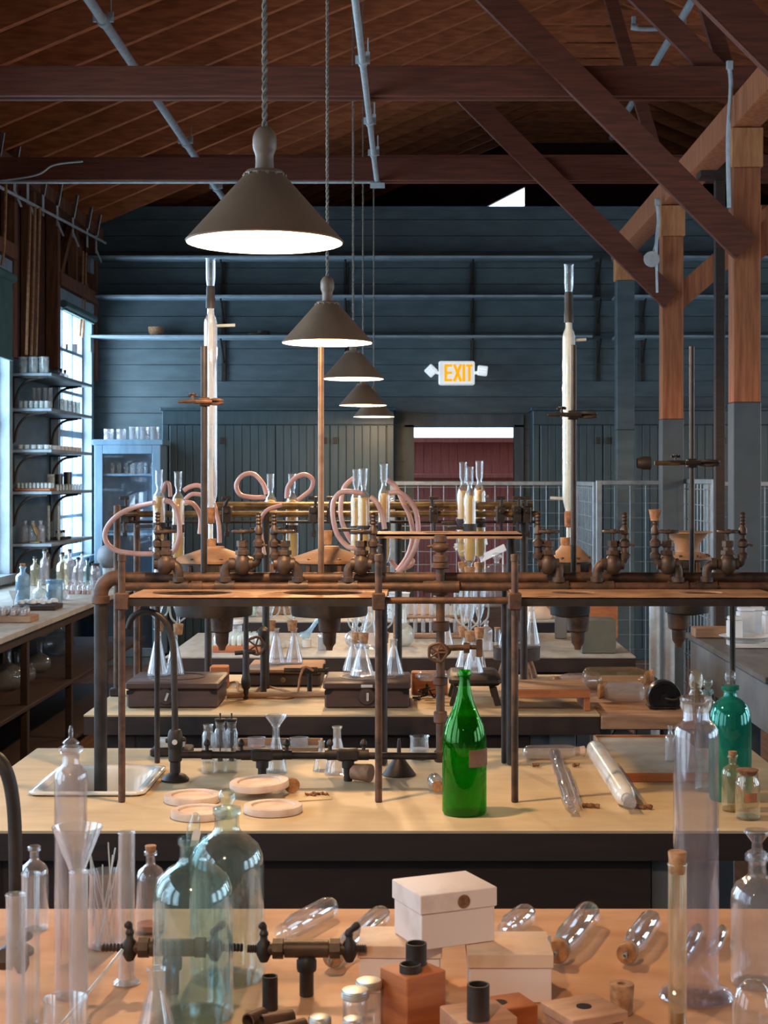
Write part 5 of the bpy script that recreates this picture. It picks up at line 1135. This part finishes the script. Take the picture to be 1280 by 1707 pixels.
m_ = MB(); m_.lathe([(0, .0), (.08, 0), (.085, .01), (.08, .04), (.05, .07), (0, .085)], 24); tag(m_.build('straw_hat_mould', 'boxt', loc=(X(895, 8.9), 8.9, TH+.0008)), 'rounded tan lump on the fifth table behind the stool flasks', 'lump')
# dark cylinders by the fence
for i, px in enumerate((1079, 1102)):
    m_ = MB(); m_.cyl(.035, 0, .98-.03*i, 20); m_.cyl(.045, .98-.03*i, 1.0-.03*i, 20); tag(m_.build('metal_cylinder', 'galv', loc=(X(px, 9.9), 9.6, .0)), ['left pale metal cylinder standing by the mesh gate', 'right pale metal cylinder standing by the mesh gate'][i], 'cylinder')
# ================================================================ NEAREST TABLE
pv('stoppered_cylinder', 'tall glass cylinder bottle with pointed stopper at left foreground', 'cylinder', 118, 1672, 27, 1246, 'tallbot', 'glassd', n=40, t=.0025, stop=('spire', 'glass', .034, .013))
pv('glass_bottle', 'small uncorked clear bottle behind the left measuring cylinders', 'bottle', 57, 1556, 24, 1410, 'bottle', 'glass')
pv('measuring_cylinder', 'taller spouted glass cylinder at the left edge', 'cylinder', 51, 1725, 15, 1455, 'cyl', 'glass', t=.0015)
pv('measuring_cylinder', 'shorter spouted glass cylinder cut by the left edge', 'cylinder', 26, 1745, 16, 1490, 'cyl', 'glassm', t=.0015)
pv('measuring_cylinder', 'slim glass cylinder holding the large funnel', 'cylinder', 131, 1722, 15.5, 1452, 'cyl', 'glassm', t=.0015)
x, d, _ = T_(131, 1704); s = d/K
tag(MB().lathe(shell([(.0085, 0), (.010, .055), (.012, .062), (41*s, Z(1384, d)-Z(1456, d)+.058), (42*s, Z(1384, d)-Z(1456, d)+.061)], .0016), 40).build('glass_funnel', 'glassm', loc=(x-.002, d, Z(1460, d)-.052)), 'large glass funnel resting in the slim cylinder', 'funnel')
pv('glass_tube_cylinder', 'plain tall glass tube on a round foot, left of the aqua bottles', 'cylinder', 211, 1645, 14, 1387, 'cyl', 'glassm', t=.0012)
vb = pv('glass_beaker', 'beaker crowded with thin glass rods', 'beaker', 174, 1588, 26, 1452, 'beaker', 'glassd')
bx, by, bz = vb.location; rg = random.Random(11)
for k in range(14):
    a = rg.uniform(0, 6.28); r = rg.uniform(.004, .017); b = rg.uniform(0, 6.28); L = rg.uniform(.13, .20)
    p = Vector((bx+r*math.cos(a), by+r*math.sin(a), bz+.004)); q = Vector((bx+.022*math.cos(b), by+.012*math.sin(b), bz+.125)); v = (q-p).normalized()
    tag(MB().tube([p, p+v*L], .0014, 6).build('glass_rod', 'glassw'), 'thin glass rod leaning in the crowded beaker', 'glass rod', 'glass rods in the beaker')
pv('corked_bottle', 'clear corked bottle with reddish contents behind the plain tube', 'bottle', 251, 1560, 24.5, 1418, 'bottle', 'glass', stop=('cork', 'cork', .016), fill=('orange', .10))
d = None
b1 = pv('aqua_bottle', 'large aqua glass bottle in front, with paper twist in its neck', 'bottle', 322, 1718, 67, 1396, 'carboy2', 'aqua', n=64, t=.003)
m_ = MB(); x, y, z = b1.location; zt = z+.29
H1 = max(v.co.z for v in b1.data.vertices)
m_.tube(smooth([(-.004, 0, -.02), (0, 0, .01), (.003, 0, .028), (.001, 0, .036)], 3), [.007, .008, .009, .009, .009, .008, .007, .006, .005, .003], 10); tag(m_.build('glass_stopper', 'aquap', loc=(x, y, z+H1)), 'thin aqua stopper standing in the front aqua bottle neck', 'stopper')
m_ = MB(); m_.prism([(-.002, -.01), (.010, -.008), (.014, .012), (.005, .018), (.001, .008)], -.0185, -.0175); tag(m_.build('paper_twist', 'porc', loc=(x, y, z+H1)), 'scrap of white paper folded in the front aqua bottle neck', 'paper')
pv('aqua_bottle', 'large paler aqua bottle behind, with round glass stopper', 'bottle', 378, 1652, 62, 1347, 'carboy2', 'aquap', n=64, t=.003, stop=('ball', 'aqua', .032, .014))
pv('glass_flask', 'empty conical flask in the foreground between the beaker and the front aqua bottle', 'flask', 260, 1760, 40, 1614, 'erl', 'glass', n=40)
pv('glass_beaker', 'wide beaker at the bottom left corner', 'beaker', 108, 1775, 35, 1664, 'beaker', 'glass', n=40)
a = P(204, 1584, 2.36); b = P(100, 1712, 2.22); tag(MB().tube([a, b], .0028, 10).build('glass_rod', 'glassw'), 'glass rod leaning across the bottom left beaker', 'glass rod')
# gooseneck at the left edge
m_ = MB(); d = 2.62; m_.tube(smooth([(X(-30, d), d, Z(1262, d)), (X(-8, d), d, Z(1262, d)), (X(12, d), d, Z(1290, d)), (X(23, d), d, Z(1350, d)), (X(26, d), d, Z(1450, d)), (X(26, d), d, TH+.02)], 8), .0115, 14); m_.lathe([(0, .0005), (.03, .0005), (.03, .008), (.016, .018), (.012, .05), (0, .05)], 20, (X(26, d), d, TH))
tag(m_.build('gooseneck_pipe', 'irond'), 'dark curved pipe rising from the nearest table at the left edge', 'pipe')
def gastee(px, yb, zy, half, lab):
    x, d, _ = T_(px, yb); t = thing('gas_tee', lab, 'gas tap', (x, d, TH+.0005)); s = d/K; zc = Z(zy, d)-TH; H = half*s
    m_ = MB(); m_.cyl(.011, 0, zc-.01, 18); m_.lathe([(0, zc-.034), (.0145, zc-.034), (.0155, zc-.03), (.0155, zc-.018), (.012, zc-.012), (0, zc-.01)], 18); m_.build('stand', 'irond', t)
    m_ = MB(); m_.tube([(-.034, 0, zc), (.034, 0, zc)], .0135, 16); m_.tube([(-.052, 0, zc), (-.036, 0, zc)], .016, 8); m_.tube([(.036, 0, zc), (.052, 0, zc)], .016, 8); m_.tube([(-.062, 0, zc), (.062, 0, zc)], .0095, 12); m_.build('tee', 'ironm', t)
    for sg in (-1, 1):
        m_ = MB(); n = 9; pts = []; rr_ = []
        for i in range(n*2): f = i/(n*2-1); pts.append((sg*(.062+(H-.062)*f), 0, zc)); rr_.append(.0052 if i % 2 else .0068)
        m_.tube(pts, rr_, 12); b_ = m_.build('hose_barb', 'ironm', t)
        m_ = MB(); m_.at((sg*.066, 0, zc)); m_.lathe([(0, -.022), (.006, -.02), (.012, -.008), (.011, .008), (.006, .014), (.0055, .024), (0, .024)], 14); m_.tube(smooth([(0, 0, .020), (0, 0, .026), (.008*(1 if sg > 0 else -.1), -.0, .033), (.015*(1 if sg > 0 else -.4), 0, .039)], 3), [.006, .007, .007, .0065, .005, .005, .006, .0065, .006, .004], 10); m_.build('cock', 'irond', t)
gastee(511, 1660, 1582, 99, 'dark gas tap tee in front of the lying glass tubes')
gastee(287, 1655, 1580, 118, 'dark gas tap tee seen through the aqua bottles')
gastee(-38, 1690, 1600, 62, 'dark gas tap tee cut off by the left edge')
# white cartons
def carton(px, py, w_, dpt, h_, yaw, lab, z=TH, lidh=.03, mat='boxw', spot=False, lidmat='boxt'):
    x, d, _ = T_(px, py, z); t = thing('card_box', lab, 'box', (x, d, z+.0008), (0, 0, yaw))
    MB().bbox(-w_/2, w_/2, -dpt/2, dpt/2, 0, h_-.004, .001).build('body', mat, t)
    m_ = MB(); g = .003; m_.bbox(-w_/2-g, w_/2+g, -dpt/2-g, dpt/2+g, h_-lidh, h_, .0012); l = m_.build('lid', mat if lidmat is None else lidmat, t)
    if spot:
        m_ = MB().at((w_*.06, -dpt/2-g-.0006, h_-lidh*.55), (math.pi/2, 0, 0)); m_.cyl(.0105, 0, .0008, 24, b=.0002); m_.build('round_sticker', 'corkd', l)
    return t
carton(668, 1640, .125, .10, .075, -.03, 'pale card box at the rear left, under the stack', lidh=.02)
carton(847, 1652, .125, .115, .075, .0, 'stained card box at the right under the top box, torn at its side', lidh=.022)
t = carton(742, 1560, .125, .105, .085, .42, 'topmost white card box with a dark round sticker on its lid', z=TH+.0865, spot=True, lidh=.03, lidmat='boxw'); t.location.y = 2.46; t.location.x = X(740, 2.46); t.location.z = TH+.0768
x, d, _ = T_(917, 1640); m_ = MB(); m_.prism([(0, -.02), (.02, .0), (.018, .06), (.004, .06), (-.002, .02)], 0, .0015)
tag(m_.build('torn_flap', 'porc', loc=(x-.008, d-.03, TH+.022), rot=(0, 0, 1.1)), 'torn white paper flap hanging off the right card box', 'paper')
# lying glass tubes
def ly2(pxa, pya, pxb, pyb, r, lab, ck=True, mat='glass', spout=False, z=TH):
    """pxa,pya = round end, pxb,pyb = corked end (contact points)"""
    a = Vector(T_(pxa, pya)); b = Vector(T_(pxb, pyb)); R = r/K*(a.y+b.y)/2; a.z = b.z = TH+R+.001; v = b-a; L = v.length
    t = thing('corked_tube', lab, 'glass tube', a); t.rotation_euler = v.to_track_quat('Z', 'Y').to_euler()
    MB().lathe(shell([(0, 0), (R*.5, .004), (R*.85, .014), (R, .03), (R, L*.72), (R*.85, L*.82), (R*.72, L*.88), (R*.72, L)], .0015), 28).build('body', mat, t)
    if ck:
        m_ = MB(); m_.lathe([(.004, L-.012), (R*.68, L-.012), (R*.70, L+.0), (R*.84, L+.004), (R*.86, L+.018), (R*.78, L+.021), (.0045, L+.021), (.004, L-.012)], 24); m_.build('cork', 'cork', t)
        MB().lathe(shell([(.004, L-.04), (.004, L+.034)], .0009), 14).build('inner_tube', 'glassw', t)
    return t
ly2(556, 1528, 470, 1576, 19.5, 'closed glass tube lying behind the front gas tap, round end right', ck=False)
ly2(640, 1540, 560, 1612, 19, 'corked tube lying between gas tap and rear card box')
ly2(882, 1540, 842, 1572, 20, 'glass tube lying behind the right card box', ck=False)
ly2(985, 1540, 932, 1606, 22.5, 'corked tube lying just right of the card boxes')
ly2(1088, 1550, 1048, 1606, 20, 'corked tube lying in the middle of the right foreground')
ly2(1165, 1560, 1140, 1612, 13, 'glass tube lying behind the tall right cylinder', ck=False)
ly2(1205, 1560, 1188, 1600, 12, 'short glass tube right of the tall cylinder', ck=False)
corkobj(1036, 1690, 21, 50, 'tapered cork with a hole standing on the nearest table', hole=True)
# turned blocks and iron pipe ends
def blk(px, py, w_, dp, h_, yaw, lab, mat, hole=None, step=False):
    x, d, _ = T_(px, py); t = thing('wooden_block', lab, 'block', (x, d, TH+.0008), (0, 0, yaw)); m_ = MB()
    m_.bbox(-w_/2, w_/2, -dp/2, dp/2, 0, h_, .0015); m_.build('body', mat, t)
    if step: MB().bbox(-w_/2-.004, w_/2+.004, -dp/2-.004, dp/2+.004, h_+.0005, h_+.014, .001).build('top_board', mat, t)
    if hole: hz = h_+(.0146 if step else .0002); MB().cyl(.011, hz-.003, hz+.0004, 20, (hole[0], hole[1], 0), .0001).build('hole', 'black', t)
    return t
b0 = blk(688, 1712, .070, .068, .085, .62, 'tall orange wooden block carrying two iron caps', 'block')
blk(797, 1752, .085, .08, .055, .35, 'pale wooden block with an upright iron pipe end', 'blockp')
blk(845, 1718, .07, .06, .042, .4, 'red-sided wooden block with a round hole behind the pale one', 'block', hole=(-.012, .0))
blk(973, 1745, .082, .08, .042, .45, 'pale wooden block with a centre hole in the right foreground', 'blockp', hole=(0, 0), step=True)
def pipe(px, py, r, L, lab, yaw=None, z=TH):
    x, d, _ = T_(px, py, z); R = r/K*d; L = L/K*d; m_ = MB(); m_.lathe([(R*.82, 0), (R, 0), (R, L), (R*.82, L), (R*.82, 0)], 24)
    if yaw is None: o = m_.build('pipe_end', 'irond', loc=(x, d, z+.0012))
    else: o = m_.build('pipe_end', 'iron', loc=(x, d, z+R+.001), rot=(math.pi/2, 0, yaw))
    return tag(o, lab, 'pipe')
pipe(450, 1683, 13, 55, 'short iron pipe standing upright on the nearest table')
pipe(438, 1706, 13, 38, 'short iron pipe lying, leftmost of three', -.6); pipe(488, 1712, 14, 55, 'short iron pipe lying, middle of three', -1.1); pipe(508, 1728, 15, 60, 'short iron pipe lying, front right of three', -1.0)
def ring(px, py, r, h_, lab, z=TH):
    x, d, _ = T_(px, py, z); s = d/K; m_ = MB(); m_.lathe([(0, 0), (r*s, 0), (r*s, h_*s), (r*s*.86, h_*s), (r*s*.84, h_*s*.45), (0, h_*s*.45)], 28); return tag(m_.build('iron_cup', 'irond', loc=(x, d, z+.0012)), lab, 'cap')
ring(533, 1722, 19, 24, 'iron ring cap beside the lying pipes'); 
o = ring(687, 1603+22, 18, 36, 'taller iron cap at the back of the orange block', TH+.085); o.location.x = b0.location.x+.005; o.location.y = b0.location.y+.018
o = ring(683, 1648, 18.5, 14, 'flat iron cap at the front of the orange block', TH+.085); o.location.x = b0.location.x-.004; o.location.y = b0.location.y-.018
o = pipe(797, 1700, 19, 58, 'upright iron pipe end on the pale wooden block', z=TH+.055)
# small screw-capped jars
for (px, yb, r, yt, lab) in ((615, 1722, 20, 1636, 'small clear jar with dull metal cap, rear right of four'), (592, 1738, 21, 1652, 'small clear jar with dull metal cap, middle of four'), (533, 1768, 16, 1697, 'small clear jar with metal cap at the bottom edge, left'), (588, 1772, 15, 1700, 'small clear jar with metal cap at the bottom edge, right')):
    pv('capped_jar', lab, 'jar', px, yb, r, yt, 'jar', 'glass', lid=('alum', .014))
# tall cylinder, corked tube, reagent bottle
pv('stoppered_cylinder', 'very tall footed glass cylinder with ball stopper in the right foreground', 'cylinder', 1160, 1678, 37.5, 1163, 'tallcyl', 'lilac', n=56, t=.003, stop=('ball', 'amberg', .044, .011))
pv('corked_cylinder', 'slim corked glass cylinder stained amber at its bottom', 'cylinder', 1129, 1738, 15.5, 1440, 'cyl', 'amberg', stop=('cork', 'cork', .032, .0135), fill=('amber', .16), t=.0013)
pv('reagent_bottle', 'round clear bottle with flat disc stopper at the right edge', 'bottle', 1262, 1655, 44, 1422, 'bottle', 'glass', n=48, t=.003, stop=('flat', 'glass', .036, .021))
x, d, _ = T_(1255, 1730); tag(MB().lathe(shell([(.030, 0), (.030, .045), (.024, .068), (.012, .08), (0, .083)][::-1], -.0015), 32).build('glass_dome', 'glass', loc=(x, d, TH+.001)), 'small glass dome at the bottom right corner', 'glass dome')
# ================================================================ LEFT BENCH
BX = XL
def B5(px, yb, r, yt, pr, mat, lab, cat='bottle', name='glass_bottle', **k): return pv(name, lab, cat, px, yb, r, yt, pr, mat, n=20, **k)
B5(38, 1004, 12, 944, 'bottle', 'blueg', 'pale blue opaque bottle with tan cork on the left bench', fill=('white', .72), stop=('cork', 'cork', .03))
B5(91, 1007, 14, 967, 'jar', 'blueg', 'square pale blue jar of stones on the left bench', 'jar', 'specimen_jar', fill=('legg', .6), lid=('blueg', .02))
B5(66, 1000, 12, 966, 'rflask', 'glassw', 'white round flask behind the tray on the left bench', 'flask', 'glass_flask')
B5(107, 1001, 9, 968, 'rflask', 'glassm', 'small round flask right of the pale blue jar', 'flask', 'glass_flask')
x, d, _ = T_(62, 1016); t = thing('wooden_tray', 'shallow wooden tray of white lumps on the left bench', 'tray', (x, d, TH+.0008)); m_ = MB(); m_.bbox(-.13, .13, -.09, .12, 0, .03, .004); m_.build('tray', 'woodd', t)
rg = random.Random(5); 
for k in range(9):
    m_ = MB(); rr_ = rg.uniform(.015, .026); m_.lathe(rnd([(0, -rr_*.6), (rr_, -rr_*.3), (rr_*.8, rr_*.5), (0, rr_*.7)], 3), 10)
    tag(m_.build('white_lump', 'white', loc=(x-.09+.022*k, d-.03+.05*(k % 3), TH+.0315+rr_*.62)), 'rough white lump in the wooden tray on the left bench', 'lump', 'white lumps in the bench tray')
x, d, _ = T_(22, 1036); tag(MB().bbox(-.13, .12, -.1, .1, 0, .035).build('specimen_tray', 'wood', loc=(x, d, TH+.0008)), 'brown box of small jars at the left edge of the bench', 'tray')
for k in range(8): vessel('small_jar', 'tiny jar packed in the brown box on the left bench', 'jar', x-.10+.055*(k % 4), d-.04+.08*(k//4), TH+.037, .02, .045, 'jar', 'glassm', group='tiny jars in the brown box', n=12, fill=('cork', .6))
vessel('wine_glass', 'small stemmed glass behind the brown box on the left bench', 'glass', X(26, 9.6), 9.55, TH+.001, .03, .11, 'funnel', 'glassm', n=20)
for i, (px, d, r, H, m__, lab) in enumerate(((78, 12.3, .03, .26, 'amberg', 'dark straw bottle at the back of the left bench'), (104, 11.0, .042, .26, 'amberg', 'large straw-tinted bottle with dark stopper on the left bench'), (116, 11.25, .04, .27, 'glassd', 'dusty bottle with dark stopper beside the straw-tinted bottle'), (130, 11.1, .034, .22, 'glassd', 'smaller dusty bottle on the left bench'),
        (137, 11.5, .03, .24, 'glassm', 'slim clear bottle by the window end of the left bench'), (146, 11.4, .034, .20, 'aquap', 'aqua tinted bottle near the end of the left bench'), (159, 11.2, .036, .17, 'jar', 'short wide jar at the end of the left bench'), (58, 11.6, .035, .20, 'amberg', 'brown bottle in the shadow behind the white flask'), (74, 11.7, .035, .25, 'glassd', 'dusty flask in the shadow on the left bench'))):
    vessel('reagent_bottle', lab, 'bottle', X(px, d), d, TH+.001, r, H, 'jar' if m__ == 'jar' else 'bottle', 'glassd' if m__ == 'jar' else m__, n=20, stop=('cork', 'rubber', .03))
for i, px in enumerate((114, 121, 132, 140, 148)): vessel('small_bottle', 'tiny corked bottle standing in front of the larger bench bottles', 'bottle', X(px, 10.75), 10.75, TH+.001, .017, .075, 'square', 'glassm', n=14, group='tiny bottles at the front of the left bench', fill=('orange', .35), stop=('cork', 'cork', .01))
# white sphere on a stand at the end of the bench
t = thing('globe_vessel', 'grey globe vessel on a clear neck at the end of the left bench', 'vessel', (X(182, 11.3), 11.3, TH+.001)); m_ = MB(); m_.lathe(rnd([(0, .14), (.05, .15), (.083, .20), (.088, .24), (.07, .29), (.03, .315), (0, .318)], 4), 28); m_.build('globe', 'legg', t)
MB().lathe(shell([(.05, 0), (.06, .01), (.045, .08), (.05, .15)], .003), 24).build('stand', 'glassw', t)
# glassware in the dark under the left bench
for i, (px, py, r, z) in enumerate(((12, 1150, .10, .465), (38, 1140, .08, .465), (66, 1120, .075, .465), (98, 1092, .11, .465), (28, 1130, .06, .465))):
    d = (EYE-z)*K/(py-797); x = X(px, d); vessel('round_flask', ['round glass flask at the left edge under the bench', 'second round flask under the left bench', 'small flask on the shelf under the left bench', 'largest round flask under the left bench', 'little flask between others under the left bench'][i], 'flask', max(x, XL+.2), d, z+.001, r, r*2.6, 'rflask', 'glass', n=24)
# ================================================================ LEFT WALL SHELVES
def row(z, ys, xs, R, H, pr, mat, lab, grp, cat='jar', name='glass_jar', **k):
    for y in ys:
        for x in xs: vessel(name, lab, cat, XL+x, y, z+.001, R, H, pr, mat, n=14, group=grp, **k)
row(SHZ[0], [11.99], (.07, .15, .23), .038, .125, 'beaker', 'glassw', 'glass cylinder jar on the topmost left shelf', 'glass jars on the topmost left shelf')
row(SHZ[0], [13.0, 13.15, 13.3], (.10,), .03, .10, 'bottle', 'glassm', 'small dark-topped bottle on the topmost left shelf by the window', 'small bottles on the topmost left shelf', 'bottle', 'small_bottle', stop=('cork', 'rubber', .03))
row(SHZ[1], [11.95, 12.02], (.06, .10, .14, .18, .22, .26), .017, .055, 'beaker', 'glassw', 'little glass cup on the second left shelf', 'little cups on the second left shelf', 'cup', 'glass_cup')
row(SHZ[1], [12.2], (.10, .14, .19, .23), .018, .17, 'tube', 'glassm', 'upright glass tube on the second left shelf', 'glass tubes on the second left shelf', 'glass tube', 'glass_tube')
row(SHZ[1], [12.5, 12.65, 12.8, 12.95, 13.1], (.25,), .022, .10, 'beaker', 'glassw', 'beaker on the window end of the second left shelf', 'beakers on the second left shelf', 'beaker', 'glass_beaker')
row(SHZ[2], [11.95, 12.03], (.06, .11, .16, .21, .26), .022, .035, 'beaker', 'glassw', 'shallow glass dish on the third left shelf', 'shallow dishes on the third left shelf', 'dish', 'glass_dish')
row(SHZ[2], [12.2+.13*k for k in range(8)], (.26,), .022, .035, 'beaker', 'white', 'small white dish along the front of the third left shelf', 'white dishes on the third left shelf', 'dish', 'white_dish')
for z, lab in ((SHZ[2], 'thin pink-brown tray lip'), ): pass
tag(MB().bbox(.02, .29, 0, .22, 0, .02).build('vial_tray', 'block', loc=(XL, 11.93, SHZ[3]+.001)), 'brown tray of vials on the fourth left shelf', 'tray')
row(SHZ[3]+.021, [11.97, 12.06], [.04+.03*k for k in range(9)], .012, .042, 'vial', 'glassw', 'tiny vial in the brown tray on the fourth left shelf', 'vials on the fourth left shelf', 'vial', 'glass_vial')
row(SHZ[3], [12.3+.11*k for k in range(9)], (.26,), .014, .05, 'vial', 'glassw', 'tiny vial along the front of the fourth left shelf', 'loose vials on the fourth left shelf', 'vial', 'glass_vial')
row(SHZ[3], [12.35], (.20, ), .03, .13, 'beaker', 'glassw', 'bright beaker on the fourth left shelf', 'taller pieces on the fourth left shelf', 'beaker', 'glass_beaker')
for k, y in enumerate((12.62, 12.95)): tag(MB().cyl(.034, 0, .13+.02*k, 20).build('dark_canister', 'black', loc=(XL+.2, y, SHZ[3]+.001)), ['shorter dark canister on the fourth left shelf', 'taller dark canister near the window on the fourth left shelf'][k], 'canister')
row(SHZ[4], [12.05], (.07, .13, .19), .035, .17, 'bottle', 'glassm', 'rounded bottle on the lowest left shelf', 'rounded bottles on the lowest left shelf', 'bottle', 'glass_bottle')
row(SHZ[4], [12.4], (.17, .25), .012, .28, 'tube', 'glassw', 'tall thin glass tube on the lowest left shelf', 'tall thin tubes on the lowest left shelf', 'glass tube', 'glass_tube')
t = thing('small_microscope', 'small dark brass instrument on the lowest left shelf', 'instrument', (XL+.17, 11.97, SHZ[4]+.001)); m_ = MB(); m_.bbox(-.04, .04, -.03, .03, 0, .015); m_.tube(smooth([(.01, 0, .01), (.02, 0, .07), (-.0, 0, .12)], 4), .010, 8); m_.tube([(.012, 0, .06), (-.022, 0, .15)], .016, 12); m_.build('body', 'brass', t)
tag(MB().bbox(-.05, .05, -.16, .16, 0, .02).build('flat_box', 'woodd', loc=(XL+.2, 12.7, SHZ[4]+.001)), 'flat dark box on the lowest left shelf', 'box')
row(SHZ[4]+.021, [12.6, 12.68, 12.77], (.2,), .018, .05, 'jar', 'glassw', 'dark capped little jar on the flat box', 'little jars on the lowest left shelf', lid=('black', .02))
# glass cabinet contents and jars on top
for z in (1.74, ):
    for k in range(7): vessel('small_bottle', 'small clear bottle inside the glass-fronted cabinet', 'bottle', -2.76+.062*k, 14.36, z+.001, .022, .10, 'vial', 'glassw', n=12, group='bottles inside the glass-fronted cabinet')
for k, (dx, r, H) in enumerate(((.05, .045, .10), (.16, .045, .10), (.27, .045, .12), (.36, .045, .12), (.45, .045, .12))): vessel('glass_jar', 'glass jar standing on top of the glass-fronted cabinet', 'jar', -2.84+dx*1.05, 14.33, 2.051, r, H, 'beaker', 'glassm', n=18, group='jars on top of the glass-fronted cabinet')
# ================================================================ RIGHT COUNTER
for k, (px, d, hx, H, lab) in enumerate(((1262, 7.75, .035, .16, 'rightmost white square canister on the right counter'), (1243, 7.6, .04, .17, 'tall white square canister, middle of the group on the right counter'), (1224, 7.45, .033, .14, 'shorter cream square canister, left of the group on the right counter'), (1284, 7.5, .035, .16, 'white canister cut by the right edge on the right counter'))):
    t = thing('white_canister', lab, 'canister', (X(px, d), d, TH+.0008)); MB().bbox(-hx, hx, -hx, hx, 0, H-.02, .004).build('body', 'white', t); MB().bbox(-hx+.003, hx-.003, -hx+.003, hx-.003, H-.019, H, .004).build('lid', 'white', t)
x, d, _ = T_(1246, 1080); tag(MB().lathe([(0, .0), (.06, 0), (.10, .02), (.125, .032), (.12, .034), (.06, .008), (0, .006)], 32).build('enamel_plate', 'white', loc=(x, d+.05, TH+.021)), 'shallow white enamel plate on the right counter', 'plate')
tag(MB().bbox(-.10, .10, -.09, .09, 0, .02).build('cream_board', 'porc', loc=(x+.03, d+.05, TH+.0008)), 'cream board under the white enamel plate', 'board')
tag(MB().bbox(-.16, .1, -.06, .06, 0, .05).build('flat_box', 'wood', loc=(X(1205, 7.9), 7.85, TH+.0008)), 'flat wooden box at the far end of the right counter', 'box')

# ---------------------------------------------------------------- labels of repeats: say which one
ORD = ['first', 'second', 'third', 'fourth', 'fifth', 'sixth', 'seventh', 'eighth', 'ninth', 'tenth', 'eleventh', 'twelfth']
groups = {}
for o in SC.objects:
    if o.parent is None and 'group' in o and 'label' in o: groups.setdefault((o['group'], o['label']), []).append(o)
for (g_, l_), os_ in groups.items():
    if 1 < len(os_) <= 12 and 'rod' not in l_:
        os_.sort(key=lambda o: o.location.x/o.location.y)
        for i, o in enumerate(os_):
            t_ = l_+', '+ORD[i]+' from the left'
            o['label'] = t_ if len(t_.split()) <= 16 else l_.replace(' standing', '')+', '+ORD[i]+' from left'
